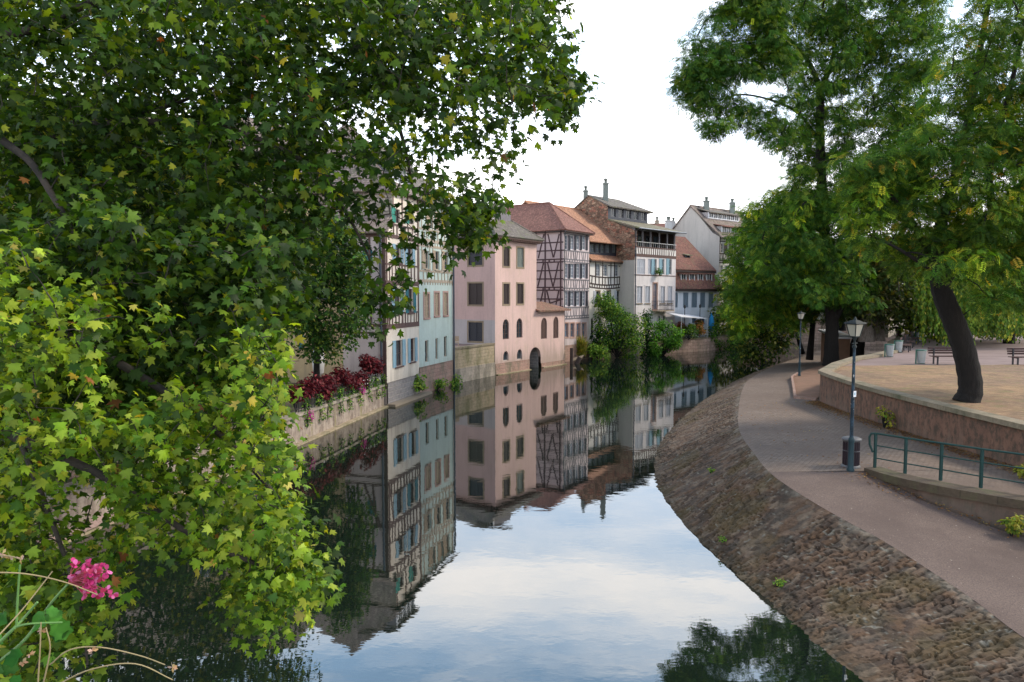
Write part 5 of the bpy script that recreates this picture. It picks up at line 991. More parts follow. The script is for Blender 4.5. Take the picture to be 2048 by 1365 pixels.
def connect(nodes, cl, sag=.15, seg=5):
    """attach each cluster centre to the nearest wood; returns list of curves"""
    N_ = [Vector(p) for p in nodes]; A = np.array([list(p) for p in N_]); out_ = []
    cl = sorted(cl, key=lambda c: float(((A - np.array(c)) ** 2).sum(1).min()))
    for c in cl:
        d = ((A - np.array(c)) ** 2).sum(1); i = int(d.argmin()); p = Vector(A[i]); c = Vector(c); L_ = (c - p).length
        if L_ < .05: continue
        pts = []
        for k in range(seg + 1):
            t = k / seg; q = p.lerp(c, t); q.z += L_ * sag * math.sin(math.pi * t) * .6; q += Vector((random.uniform(-1, 1), random.uniform(-1, 1), random.uniform(-1, 1))) * L_ * .035 * math.sin(math.pi * t); pts.append(q)
        out_.append((pts, L_)); A = np.vstack([A, np.array([list(q) for q in pts[1:]])])
    return out_
def dens(pts, n=6): return [tuple(p) for p in smooth_poly([tuple(x) for x in pts], 0)[::max(1, 24 // n)]]
def tree(name, label, base, limbs, clusters, R, npc, spec, size, pal, wts, mat, bark, twig_r=.02, flat=.7, up=.6, down=.3, group=None, twigs=True, cat='tree', hang=0, jit=.25, keepz=None, extra=()):
    h = empty(name, base, label, cat, group); tr = MB(); nodes = []
    for pts, r0, r1 in limbs:
        q = dens(pts); rr = [.92 * (r0 + (r1 - r0) * (i / (len(q) - 1)) ** .8) * (1 + (.03 * math.sin(i * 1.9 + r0 * 40) if r0 > .2 else 0)) * (1 + (.14 * math.exp(-i * .6) if r0 > .2 and q[0][2] < 4 else 0)) for i in range(len(q))]; tr.tube(q, rr, 10); nodes += [(*p,) for p, r in zip(q, rr) if 1]
    if twigs:
        tw = tr
        for pts, L_ in connect(nodes, list(clusters) + list(extra)): r0 = twig_r * (1 + L_ * .8); tw.tube(pts, [r0 * (1 - .75 * i / (len(pts) - 1)) for i in range(len(pts))], 4, False)
    tr.build('trunk', bark, h); h['_t'] = 1
    C = np.array([list(c) for c in clusters]); n = len(C) * npc; ci = np.repeat(np.arange(len(C)), npc); Rr = R * RS.uniform(.6, 1.3, len(C))[ci]
    v = unit(n) * (RS.uniform(0, 1, (n, 1)) ** .45); v[:, 2] *= flat; pos = C[ci] + v * Rr[:, None]
    if hang: pos[:, 2] -= RS.uniform(0, hang, n) ** 1.0
    if keepz is not None: pos[:, 2] = np.where(pos[:, 2] < keepz, 2 * keepz - pos[:, 2], pos[:, 2])
    nrm = v * .5 + unit(n) * .65 + np.array([.15, -.15, up]); tip = v + unit(n) * .6 + np.array([0, 0, -down]); 
    cc = palette(n, pal, wts, jit); ct = RS.uniform(.62, 1.3, (len(C), 1)) if mat is not LEAF else RS.uniform(.75, 1.25, (len(C), 1)); yl = (RS.uniform(0, 1, (len(C), 1)) > .86) * (mat is LEAF2); ct = ct * (1 + yl * np.array([[1.1, .7, 0]])); cc = np.clip(cc * ct[ci], 0, 1)  # some clusters tinted yellow, backlit glow put into the leaf colour
    sc = size * RS.uniform(.65, 1.25, n)
    leaf_mesh('crown', *spec, pos, nrm, tip, sc, cc, mat, h); return h
MS = (MAPLE_, MAPLEF); SS = (SMALL, SMALLF); PS = (SPR, SPRF)
# ---- foreground plane tree (trunk off the left of the frame) ----
TB = Vector((-9.2, 8.2, 0))
def lim(*p): return [atY(*q) if not isinstance(q, Vector) else q for q in p]
limbs = [([TB, TB + Vector((0, .1, 3)), TB + Vector((.1, .1, 5.5)), TB + Vector((.3, .3, 8)), TB + Vector((.4, .5, 11))], .42, .2),
         (lim(TB + Vector((.1, .1, 6.0)), (-150, 250, 8.5), (30, 300, 8.4), (110, 400, 8.2), (165, 500, 8)), .08, .025),
         (lim(TB + Vector((.2, .2, 6.5)), (-100, 120, 9), (60, 60, 9.2), (230, -10, 9.5), (520, -80, 10)), .09, .03),
         (lim(TB + Vector((.1, .1, 5.6)), (-150, 330, 9), (60, 290, 9.3), (170, 250, 9.6), (330, 215, 10), (440, 170, 10.3)), .06, .02),
         (lim(TB + Vector((.2, .3, 7.8)), (100, -300, 10), (480, -250, 10.5), (830, -120, 11), (1010, 20, 11.2)), .16, .04),
         (lim((480, -250, 10.5), (640, -80, 10.4), (740, 120, 10.4), (800, 260, 10.2), (830, 400, 10)), .07, .02),
         (lim((330, 215, 10), (400, 170, 10), (440, 240, 10), (420, 270, 10)), .035, .015),
         (lim((170, 250, 9.6), (420, 250, 9.4), (620, 330, 9.3), (700, 440, 9.2), (745, 530, 9)), .05, .015),
         (lim(TB + Vector((0, 0, 4.2)), (-150, 560, 7.6), (60, 640, 7.2), (260, 740, 6.9), (430, 860, 6.7), (560, 1000, 6.5)), .1, .02),
         (lim(TB + Vector((0, 0, 3.6)), (-150, 800, 6.8), (40, 880, 6.4), (220, 960, 6.2), (400, 1080, 6.1), (600, 1160, 6.2)), .08, .015),
         (lim((40, 880, 6.4), (110, 1060, 6), (160, 1210, 5.8), (175, 1330, 5.7)), .03, .01)]
LOW = [(-60, 540), (20, 470), (110, 560), (190, 520), (240, 640), (330, 620), (400, 700), (480, 650), (540, 660), (565, 740), (560, 830), (575, 950), (600, 1070), (640, 1160), (630, 1210), (560, 1225), (500, 1250), (460, 1170), (410, 1120), (330, 1080), (260, 1060), (230, 1110), (200, 1230), (120, 1300), (60, 1420), (-60, 1420)]
hl = ([(90, 900), (220, 900), (240, 1080), (90, 1080)], .85); hl2 = ([(130, 640), (340, 640), (340, 820), (140, 830)], .72); hl3 = ([(300, 600), (520, 600), (500, 800), (300, 800)], .66); hl4 = ([(340, 860), (500, 860), (500, 960), (340, 960)], .5); hl5 = ([(-60, 540), (560, 540), (560, 660), (-60, 660)], .45); hl6 = ([(20, 760), (150, 760), (150, 900), (20, 900)], .5)
cl2 = sample_poly(LOW, 560, 5.5, 7.4, (hl, hl2, hl3, hl4, hl5, hl6)); cl3 = sample_poly(LOW, 300, 7.0, 9.4, (hl,))
cl2 += [atY(x, y, 5.8) for x, y in ((165, 1240), (178, 1285), (165, 1330), (190, 1350), (120, 1180), (560, 1240), (525, 1275), (600, 1190), (630, 1180), (650, 1190), (150, 1210))]
clm = sample_poly([(-60, 420), (600, 420), (590, 560), (570, 700), (400, 780), (200, 800), (-60, 720)], 420, 6.8, 9.8)
UP1 = [(-60, -60), (1105, -60), (1140, 40), (1150, 110), (1165, 190), (1120, 215), (1060, 200), (1040, 240), (1025, 320), (1000, 350), (975, 420), (965, 480), (925, 480), (880, 400), (800, 370), (700, 350), (690, 420), (680, 480), (630, 540), (600, 620), (560, 640), (-60, 640)]
holeA = ([(790, 225), (1010, 215), (990, 320), (890, 350), (800, 330)], .62); holeB = ([(325, 165), (410, 150), (400, 290), (345, 290)], .96); holeC = ([(600, 40), (700, 30), (690, 330), (600, 260)], .2)
holeD = ([(900, 330), (960, 320), (950, 400), (880, 380)], .6); holeE = ([(40, 90), (160, 80), (150, 200), (60, 190)], .55); holeF = ([(690, 320), (860, 330), (870, 400), (700, 400)], .5); holeG = ([(120, 150), (280, 140), (260, 230), (130, 220)], .4)
cl = sample_poly(UP1, 1250, 8.0, 13.0, (holeA, holeB, holeC, holeD, holeE, holeF, holeG))
nbig = len(cl)
cl += sample_poly([(-60, -60), (1080, -60), (1100, 100), (960, 190), (640, 230), (-60, 330)], 620, 9, 13.5, (holeE,))
cl += sample_poly([(-60, 200), (640, 200), (640, 420), (560, 560), (-60, 560)], 380, 9, 14, (holeB,))
cl += sample_poly([(690, 330), (860, 380), (880, 450), (850, 500), (810, 520), (760, 480), (720, 420), (690, 400)], 13, 8.5, 10.5) + sample_poly([(690, 420), (730, 480), (770, 560), (860, 560), (830, 600), (740, 620), (680, 560)], 9, 8.5, 10)
cl += sample_poly([(1085, 150), (1150, 160), (1150, 240), (1115, 260), (1105, 215)], 12, 10, 11) + sample_poly([(890, 420), (980, 380), (985, 480), (930, 520), (900, 470)], 22, 9.5, 10.5)
cl += [atY(x, y, d) for x, y, d in ((1120, 250, 10.6), (1128, 225, 10.7), (905, 520, 9.5), (820, 545, 9.2), (745, 600, 8.8), (770, 575, 9), (930, 470, 9.8), (955, 430, 9.9), (1000, 340, 10.2), (985, 395, 10.2), (765, 660, 9.), (760, 610, 9.))]
GREENS = [(.018, .048, .006), (.038, .09, .009), (.078, .15, .013), (.17, .24, .02), (.32, .3, .025), (.24, .1, .03)]  # upper crown greens lowered, backlit underside shade put into the leaf colours
h = tree('plane_tree', 'huge plane tree with broad lobed leaves filling the left foreground over the canal', TB, limbs, cl + clm, .3, 17, MS, .14, GREENS, (5, 5, 2.8, 1.0, .12, .03), LEAF, BARKL, .006, .85, .5, .7, extra=cl2 + cl3)
Pl = [(.035, .085, .009), (.09, .175, .013), (.175, .28, .022), (.29, .38, .04), (.44, .39, .08), (.26, .11, .04)]; PP = []; NN = []; TTp = []; CC = []
for cs, npc, R_, w_ in ((cl2, 20, .24, (2.6, 4.3, 4.4, 1.8, .22, .06)), (cl3, 30, .42, (5, 4, 1.5, .5, .08, .02))):  # deeper clusters weighted darker, recess shade put into the leaf colour
    C = np.array([list(c) for c in cs]); n = len(C) * npc; ci = np.repeat(np.arange(len(C)), npc); v = unit(n) * RS.uniform(0, 1, (n, 1)) ** .5; v[:, 2] *= .75; pos = C[ci] + v * (R_ * RS.uniform(.5, 1.35, len(C)))[ci][:, None]; pos[:, 2] = np.maximum(pos[:, 2], .5)
    PP.append(pos); NN.append(v * .6 + unit(n) * .8 + np.array([.2, -.15, .7])); TTp.append(v * 1.1 + unit(n) * .6 + np.array([.15, -.1, -.7])); CC.append(palette(n, Pl, w_, .3) * RS.uniform(.7, 1.25, (len(C), 1))[ci])
pos = np.concatenate(PP); n = len(pos)
leaf_mesh('lower_crown', *MS, pos, np.concatenate(NN), np.concatenate(TTp), .105 * RS.uniform(.5, 1.3, n), np.clip(np.concatenate(CC), 0, 1), LEAF, h)
# ---- dense trees on the left bank behind the plane tree ----
for i, (b, P_, n_, d0, d1, lb) in enumerate(((Vector((-15.5, 19, 1.2)), [(-60, 160), (300, 230), (480, 330), (540, 480), (540, 640), (430, 800), (200, 930), (-60, 930)], 430, 16, 23, 'dark small-leaved tree on the left bank, hidden behind the plane tree'),
                                          (Vector((-14.2, 29, 1.2)), [(300, 300), (480, 330), (580, 420), (600, 560), (560, 720), (430, 800), (250, 800), (250, 400)], 230, 25, 31, 'dark tree on the left bank between the plane tree and the garden tree'))):
    tree('bankside_tree', lb, b, [([b, b + Vector((.1, 0, 2.5)), b + Vector((0, .2, 6))], .28, .08)], sample_poly(P_, n_, d0, d1), .85, 80, SS, .2, [(.02, .055, .014), (.045, .1, .02), (.12, .17, .025), (.26, .27, .03)], (5, 4, 1.6, .7), LEAF3, BARK, .02)
# ---- garden tree left ----
b = Vector((-10.3, 36.5, 1.2)); cl = sample_poly([(560, 470), (640, 430), (685, 440), (715, 500), (725, 560), (725, 620), (722, 680), (690, 715), (600, 715), (560, 640), (480, 600), (480, 500)], 170, 33.5, 38)
tree('garden_tree', 'dense dark green garden tree standing behind the left canal wall before the timbered house', b, [([b, b + Vector((.1, 0, 2.2)), b + Vector((.2, .1, 5)), b + Vector((0, 0, 8))], .22, .07)], cl, .8, 120, SS, .22, [(.022, .06, .014), (.045, .11, .02), (.11, .19, .03), (.22, .27, .04)], (5, 4, 1.8, .6), LEAF3, BARK)
# ---- near right locust tree B ----
b = Vector((15.3, 23.4, 2.85)); Q = lambda x, y, d: atY(x, y, d)
limbs = [([b, Q(1941, 780, 23.4), Q(1936, 735, 23.4), Q(1922, 680, 23.3), Q(1902, 630, 23.2), Q(1886, 590, 23.2), Q(1878, 550, 23.2)], .43, .33),
         ([Q(1882, 565, 23.2), Q(1935, 490, 23), Q(1985, 430, 22.8), Q(2070, 350, 22.5), Q(2160, 260, 22)], .3, .16),
         ([Q(1880, 560, 23.2), Q(1875, 480, 23.6), Q(1900, 390, 24), Q(1935, 250, 24.5), Q(1960, 100, 25), Q(1990, -60, 25)], .26, .08),
         ([Q(1880, 550, 23.2), Q(1840, 470, 23), Q(1780, 390, 22.5), Q(1730, 330, 22)], .17, .04),
         ([Q(1985, 430, 22.8), Q(1980, 330, 22), Q(2020, 180, 21.5), Q(2050, 40, 21)], .14, .05),
         ([Q(1878, 560, 23.2), Q(1860, 540, 22.4), Q(1800, 500, 21.6), Q(1740, 470, 21.2)], .1, .03)]
PB_ = [(1700, 330), (1760, 270), (1840, 260), (1880, 200), (1900, 60), (1960, -60), (2140, -60), (2160, 600), (1980, 620), (1900, 560), (1840, 560), (1790, 520), (1720, 480), (1690, 420)]
cl = sample_poly(PB_, 430, 20.5, 27, (([(1890, -60), (2160, -60), (2160, 150), (1870, 180)], .4), ([(1980, 480), (2160, 420), (2160, 530), (2000, 560)], .0), ([(1960, 130), (2060, 130), (2060, 200), (1960, 200)], .35)))
GB = [(.026, .07, .014), (.048, .115, .019), (.095, .18, .026), (.19, .27, .035), (.38, .28, .04)]
tree('leaning_locust_tree', 'big feathery-leaved tree with dark leaning trunk on the dry lawn', b, limbs, cl, .7, 85, PS, .25, GB, (3, 4.5, 3.4, 1.2, .25), LEAF2, BARK, .016, .55, .8, .35)
# ---- tall tree at the water path ----
b = Vector((24.5, 53.5, 1.1))
limbs = [([b, Q(1663, 680, 53.5), Q(1664, 640, 53.4), Q(1655, 560, 53), Q(1645, 400, 52.5), Q(1640, 280, 52), Q(1641, 180, 52)], .62, .3),
         ([Q(1641, 180, 52), Q(1620, 130, 51.5), Q(1590, 90, 51), Q(1530, 40, 50.5), Q(1490, -10, 50)], .24, .06), ([Q(1641, 180, 52), Q(1665, 120, 52), Q(1672, 60, 52), Q(1690, -60, 52)], .24, .08),
         ([Q(1642, 290, 52), Q(1600, 230, 51), Q(1540, 200, 50.5), Q(1475, 190, 50), Q(1420, 210, 50)], .14, .04), ([Q(1620, 130, 51.5), Q(1580, 125, 51), Q(1500, 120, 50), Q(1430, 130, 49)], .12, .03),
         ([Q(1664, 650, 53.4), Q(1690, 600, 53), Q(1720, 530, 53), Q(1760, 430, 53), Q(1800, 280, 53)], .3, .06), ([Q(1650, 420, 52.5), Q(1600, 450, 52), Q(1540, 470, 51), Q(1500, 500, 50.5)], .15, .04)]
PA = [(1375, 110), (1395, 50), (1440, 10), (1460, -60), (1700, -60), (1900, -60), (1870, 110), (1860, 330), (1800, 430), (1600, 390), (1580, 340), (1565, 300), (1520, 265), (1470, 240), (1435, 285), (1400, 250), (1365, 200), (1355, 160)]
hA = [([(1480, 150), (1590, 140), (1590, 180), (1540, 210), (1470, 205)], .9), ([(1450, 240), (1560, 230), (1570, 290), (1480, 270)], .35), ([(1440, 150), (1480, 150), (1480, 210), (1430, 200)], .4), ([(1560, -20), (1600, -20), (1600, 60), (1565, 60)], .3), ([(1380, 60), (1440, 0), (1480, 90), (1400, 110)], .2)]
PL_ = [p for p in PA if p[0] < 1565] + [(1570, 300), (1590, -60)]; cl = sample_poly([(1375, 110), (1395, 50), (1440, 10), (1460, -60), (1590, -60), (1585, 300), (1565, 300), (1520, 265), (1470, 235), (1435, 280), (1405, 245), (1370, 200), (1358, 160)], 250, 45, 48.5, hA) + sample_poly([(1580, -60), (1900, -60), (1870, 110), (1860, 330), (1800, 430), (1600, 390), (1580, 340)], 520, 47, 57, hA)
PA2 = [(1560, 400), (1600, 375), (1700, 400), (1740, 600), (1700, 610), (1620, 600), (1560, 580), (1520, 560), (1505, 500), (1530, 440)]
cl += sample_poly(PA2, 210, 47, 55)
tree('tall_waterside_tree', 'tallest tree of the right bank, its airy crown reaching left against the white sky', b, limbs, cl, 1.0, 60, PS, .42, [(.024, .07, .014), (.042, .11, .02), (.085, .17, .026), (.18, .26, .035)], (3.5, 4, 2.4, 1), LEAF2, BARK, .03, .55, .7, .5)
# ---- mid yellow-green crown below + others ----
b = Vector((25.6, 60, .9)); cl = sample_poly([(1500, 480), (1540, 430), (1575, 420), (1600, 370), (1650, 420), (1650, 600), (1600, 650), (1540, 640), (1510, 650), (1480, 590), (1500, 540), (1485, 510)], 170, 55, 62) + [atY(x + random.gauss(0, 7), y + random.gauss(0, 7), random.uniform(56, 61)) for x, y in ((1560, 400), (1535, 412), (1510, 440), (1490, 470), (1478, 500), (1470, 540), (1475, 580), (1468, 610), (1490, 640), (1590, 360), (1610, 345), (1480, 660), (1500, 420), (1525, 455), (1585, 385)) for _ in range(3)]
tree('bright_waterside_tree', 'bright mid green tree bulging over the canal just left of the tall tree', b, [([b, Q(1625, 620, 60), Q(1600, 540, 59), Q(1570, 460, 58)], .3, .08)], cl, 1.1, 95, PS, .42, [(.038, .105, .018), (.075, .17, .026), (.15, .28, .035), (.3, .38, .045)], (3, 4, 2.5, 1), LEAF2, BARK, .03, .6, .7, .4)
b = Vector((30, 72, .5)); cl = sample_poly([(1450, 590), (1490, 560), (1560, 570), (1600, 600), (1590, 670), (1560, 700), (1530, 715), (1480, 710), (1490, 670), (1455, 650)], 100, 64, 72)
tree('drooping_bankside_tree', 'olive green tree with branches drooping to the water at the canal bend', b, [([b, Q(1590, 660, 71), Q(1570, 620, 70), Q(1540, 590, 68)], .25, .08), ([Q(1570, 620, 70), Q(1540, 640, 68), Q(1500, 670, 67)], .1, .03)], cl, 1.25, 75, SS, .42, [(.03, .07, .02), (.07, .13, .025), (.17, .22, .035), (.3, .3, .05)], (3.5, 4, 2.2, .7), LEAF3, BARK, .03, .6, .7, .4, keepz=.25)
b = Vector((28, 88, 1.4)); cl = sample_poly([(1435, 580), (1460, 540), (1490, 570), (1500, 640), (1470, 690), (1440, 680), (1428, 650), (1434, 610)], 40, 84, 89)
tree('olive_tree', 'small yellowish tree beside the right end of the blue house', b, [([b, b + Vector((.2, 0, 2.5)), b + Vector((.3, 0, 5.5))], .2, .06)], cl, 1.4, 70, SS, .42, [(.05, .1, .025), (.12, .17, .03), (.28, .28, .05)], (3, 4, 2), LEAF3, BARK, .03)
b = Vector((31, 86, 1.4)); cl = sample_poly([(1495, 460), (1530, 420), (1560, 410), (1600, 470), (1600, 600), (1500, 640), (1470, 600), (1480, 520)], 80, 82, 90)
tree('background_tree', 'leafy tree behind the canal bend, just right of the house dormers', b, [([b, b + Vector((0, 0, 5)), b + Vector((.3, 0, 11))], .35, .1)], cl, 1.7, 80, SS, .6, [(.04, .1, .025), (.09, .17, .035), (.17, .25, .05)], (3, 4, 2), LEAF3, BARK, .04)
b = Vector((28.3, 57.5, 1.2)); cl = sample_poly([(1640, 560), (1700, 500), (1780, 520), (1790, 610), (1740, 640), (1700, 620), (1660, 640), (1620, 610)], 70, 54, 60)
tree('flared_trunk_tree', 'tree with thick flared dark trunk right behind the nearest lamp lantern', b, [([b, b + Vector((.05, 0, .6)), b + Vector((.25, 0, 2)), b + Vector((.3, 0, 4.5)), b + Vector((.6, 0, 8))], .85, .3)], cl, 1.3, 75, PS, .5, [(.025, .06, .022), (.05, .1, .03), (.12, .16, .04), (.3, .22, .05)], (4, 4, 1.5, .3), LEAF2, BARK, .03)
x0 = atZ(1748, 683, 2.9)
for i, (dx, lb) in enumerate(((-.6, 'left of the two grey trunks beyond the lamp'), (.75, 'right of the two grey trunks beyond the lamp'))):
    b = Vector((x0.x + dx, x0.y + i, 2.88)); cl = [atY(random.uniform(1690, 1800), random.uniform(480, 630), x0.y + random.uniform(-3, 3)) for _ in range(55)]
    tree('grey_trunk_tree', lb, b, [([b, b + Vector((.1 * dx, 0, 2)), b + Vector((.2 * dx, 0, 4)), b + Vector((dx, 0, 8))], .6, .25)], cl, 1.5, 60, SS, .42, [(.035, .06, .02), (.07, .09, .025), (.17, .16, .04)], (4, 4, 1), LEAF3, BARKP, .03, group='grey-trunked trees at the edge of the park')
b = Vector((34.5, 60.5, 2.88)); cl = sample_poly([(1770, 560), (1900, 540), (1960, 580), (1890, 676), (1830, 660), (1800, 640), (1780, 620)], 110, 56, 62)
tree('light_green_tree', 'light yellow-green tree low behind the leaning trunk, between the grey trunks and the willow', b, [([b, b + Vector((.1, 0, 2)), b + Vector((0, 0, 6))], .18, .06)], cl, 1.0, 80, SS, .34, [(.05, .1, .015), (.11, .18, .02), (.22, .29, .03)], (4, 4, 2), LEAF3, BARK, .02, hang=.5)
# background trees closing the view
for i, (x, y, r, hh, lb) in enumerate(((47, 80, 5, 13, 'round dark tree closing the view behind the park wall'), (60, 88, 6, 15, 'broad tree behind the willow at the back of the park'), (38, 105, 6, 15, 'tree behind the white riverside house'), (78, 86, 6, 15, 'tree at the back right of the park'), (34, 72, 4, 11, 'brownish leafed tree on the bank behind the grey trunks'))):
    b = Vector((x, y, 2.8)); cl = [b + Vector((random.gauss(0, r * .42), random.gauss(0, r * .42), hh * .55 + random.gauss(0, hh * .16))) for _ in range(60)]
    tree('background_tree', lb, b, [([b, b + Vector((0, 0, hh * .4)), b + Vector((.3, 0, hh * .8))], .35, .1)], cl, 1.9, 55, SS, .65, [(.03, .07, .02), (.06, .11, .025), (.14, .18, .035)], (4, 4, 1), LEAF3, BARK, .04)
# willow
b = Vector((37, 52, 2.88)); h = empty('weeping_willow', b, 'weeping willow with yellow-green strands hanging behind the leaning trunk', 'tree')
tr = MB(); tr.tube(dens([b, b + Vector((0, 0, 3)), b + Vector((-.5, 0, 7))]), [.4 - .03 * i for i in range(len(dens([b, b + Vector((0, 0, 3)), b + Vector((-.5, 0, 7))])))], 8); tr.build('trunk', BARK, h)
pos = []; tips = []; cols = []; tw = MB()
for s in range(900):
    px = random.triangular(1820, 2110, 1990) if s % 3 else random.uniform(1925, 2110); yb = random.gauss(662, 10) if px > 1930 else random.gauss(668, 22); yt = yb - random.uniform(70, 170); d = random.uniform(46, 57)
    a, e = atY(px, yt, d), atY(px + random.uniform(-6, 6), yb, d); n = 26; shade = random.uniform(.7, 1.25)
    for k in range(n): t = k / n; pos.append(a.lerp(e, t) + Vector((random.gauss(0, .06), random.gauss(0, .06), 0))); cols.append(shade)
pos = np.array([list(p) for p in pos]); n = len(pos); cc = palette(n, [(.06, .13, .02), (.14, .22, .03), (.3, .32, .04)], (4, 4, 1)) * np.array(cols)[:, None]
leaf_mesh('crown', *SS, pos, unit(n) * .5 + np.array([0, -.8, .2]), unit(n) * .35 + np.array([0, 0, -1]), .26, np.clip(cc, 0, 1), LEAF3, h)
cl = sample_poly([(1900, 450), (2060, 380), (2110, 560), (1980, 620), (1890, 590)], 60, 50, 57); C = np.array([list(c) for c in cl]); ci = np.repeat(np.arange(len(C)), 80); n = len(ci); v = unit(n)
leaf_mesh('upper_crown', *SS, C[ci] + v * 1.5, unit(n) + np.array([0, 0, .5]), unit(n) * .5 + np.array([0, 0, -1]), .35, palette(n, [(.1, .17, .025), (.2, .27, .04), (.34, .33, .05)], (4, 4, 2)), LEAF3, h)
# ---- bushes ----
def bush(name, label, cat, cls, R, npc, spec, size, pal, wts, group=None, flat=.9, up=.5, down=.2, base=None, mat=None, hang=0, keepz=.05):
    C = np.array([list(c) for c in cls]); b = base or Vector((C[:, 0].mean(), C[:, 1].mean(), max(0, C[:, 2].min() - R)))
    h = empty(name, b, label, cat, group); st = MB()
    for c in cls: st.tube([b, b.lerp(Vector(c), .5) + Vector((0, 0, .05)), Vector(c)], [.03, .02, .008], 4, False)
    st.build('stem', BARK, h); ci = np.repeat(np.arange(len(C)), npc); n = len(ci); v = unit(n) * RS.uniform(.2, 1, (n, 1)) ** .5; v[:, 2] *= flat; pos = C[ci] + v * R
    if hang: pos[:, 2] -= RS.uniform(0, hang, n)
    pos[:, 2] = np.maximum(pos[:, 2], keepz + RS.uniform(0, .1, n))
    leaf_mesh('foliage', *spec, pos, v * .6 + unit(n) * .5 + np.array([.1, -.1, up]), v + unit(n) * .5 + np.array([0, 0, -down]), size * RS.uniform(.6, 1.3, n), np.clip(palette(n, pal, wts), 0, 1), mat or LEAF3, h); return h
G1 = [(.03, .09, .02), (.07, .17, .03), (.16, .3, .04), (.28, .38, .06)]
bush('canal_shrub', 'big bushy green shrub overhanging the canal below the white timbered house', 'shrub', sample_poly([(1200, 600), (1225, 590), (1262, 625), (1290, 645), (1290, 700), (1250, 712), (1205, 700), (1190, 660)], 60, 70.5, 73.5), .85, 110, SS, .26, G1, (4, 4, 3, 1))
bush('dark_laurel', 'dark low laurel bush against the white timbered house, left of the big shrub', 'shrub', sample_poly([(1180, 665), (1215, 660), (1240, 700), (1185, 700)], 16, 71.5, 73), .6, 90, SS, .26, [(.012, .04, .015), (.03, .07, .025)], (3, 2))
bush('ivy_column', 'dark ivy-covered column beside the big shrub', 'ivy', [atY(1296, y, 75) for y in range(625, 715, 9)] + [atY(1292, y, 75) for y in range(630, 715, 12)], .55, 80, SS, .25, [(.012, .05, .018), (.03, .09, .03), (.07, .15, .04)], (4, 3, 1))
bush('bright_vine', 'bright green vine hanging over the garden wall below the iron balcony', 'climbing plant', sample_poly([(1305, 650), (1330, 640), (1362, 665), (1355, 690), (1340, 700), (1300, 712)], 42, 73.5, 76.5), .55, 90, SS, .26, [(.04, .13, .02), (.09, .25, .03), (.18, .38, .05)], (3, 4, 2))
bush('waterside_reeds', 'clump of upright yellow-green reeds at the water by the mauve house', 'reeds', [atY(x, y, 69.5) for x in (1158, 1163, 1168) for y in (690, 700, 710)], .3, 60, ([(-.03, 0, 0), (.03, 0, 0), (0, 1, .05)], [(0, 1, 2)]), 1.1, [(.2, .25, .04), (.33, .27, .06)], (3, 2), down=-3)
bush('low_bush', 'light green low bush at the waterline between reeds and big shrub', 'shrub', sample_poly([(1180, 695), (1212, 692), (1216, 712), (1180, 714)], 14, 69, 71), .5, 80, SS, .24, G1[1:], (3, 4, 1))
bush('terrace_plants', 'mixed green pot plants along the railing of the far terrace', 'plants', sample_poly([(1360, 655), (1395, 650), (1395, 672), (1360, 675)], 14, 78.5, 80), .45, 70, SS, .22, G1, (4, 4, 2, 1))
bush('orange_shrub', 'orange and yellow flowering shrub on the far terrace left of the blue parasol', 'shrub', sample_poly([(1378, 645), (1402, 643), (1408, 665), (1385, 665)], 12, 80.5, 82), .45, 80, SS, .24, [(.4, .16, .05), (.5, .3, .1), (.1, .17, .04)], (3, 2, 2))
bush('red_shrub', 'reddish brown shrub on the far terrace under the awning', 'shrub', sample_poly([(1357, 650), (1380, 646), (1380, 658), (1358, 660)], 9, 80, 81.5), .4, 70, SS, .22, [(.22, .06, .04), (.3, .12, .06)], (3, 2))
bush('terrace_bush', 'green bush at the right end of the far terrace', 'shrub', sample_poly([(1415, 655), (1436, 650), (1440, 690), (1418, 690)], 16, 82, 84), .5, 80, SS, .24, G1, (4, 4, 2, .5))
bush('window_plant', 'round green plant hanging at the white house shutters', 'plant', [F6.P(*F6.uz(1313, 541), .35), F6.P(*F6.uz(1313, 545), .4)], .38, 130, SS, .16, G1[:3], (3, 4, 2), keepz=6)
for (x, y, d, lb) in ((845, 770, 44.6, 'creeping green weed at the corner between the cream and green houses'), (875, 775, 47.5, 'spreading yellow-green weeds on the ledge below the green house'), (905, 768, 50.4, 'weeds round the drainpipe foot of the green house')):
    c = atY(x, y, d); bush('wall_weeds', lb, 'weeds', [c + Vector((random.uniform(-.5, .5), random.uniform(-.5, .5), random.uniform(-.1, .5))) for _ in range(6)], .35, 60, SS, .2, G1[1:], (3, 3, 2))
# dark red plants on the wall
RED = [(.06, .005, .01), (.12, .011, .018), (.03, .003, .006), (.24, .05, .05)]
side = ['first', 'second', 'third', 'fourth', 'fifth', 'sixth', 'seventh', 'eighth', 'ninth and last']
for i in range(9):
    t = (i + .3) / 8.6; p = g0.lerp(g1, t); c0 = Vector((p.x - .15, p.y, 2.15 + .15 * math.sin(i * 2) + (.35 if i > 6 else 0)))
    bush('red_foliage_plant', 'dark red leafy plant on the canal wall, %s from the left' % side[i], 'plant', [c0 + Vector((random.uniform(-.25, .25), random.uniform(-.55, .55), random.uniform(-.2, .35))) for _ in range(8)], .33, 75, SS, .19, RED, (3, 4, 2, 1), 'dark red plants along the left canal wall', base=Vector((p.x - .15, p.y, 1.35)), mat=PETAL, keepz=1.4)
    q = Vector((p.x + .18, p.y + .4, 1.6)); bush('trailing_plant', 'trailing green plant hanging below the %s dark red plant' % side[i].split(' (')[0], 'plant', [q + Vector((random.uniform(-.05, .1), random.uniform(-.3, .3), -.25 * k + .2)) for k in range(5)], .2, 40, SS, .13, G1, (3, 4, 2, 1), 'trailing plants on the left canal wall', base=Vector((p.x + .1, p.y + .4, 1.7)), keepz=.5)
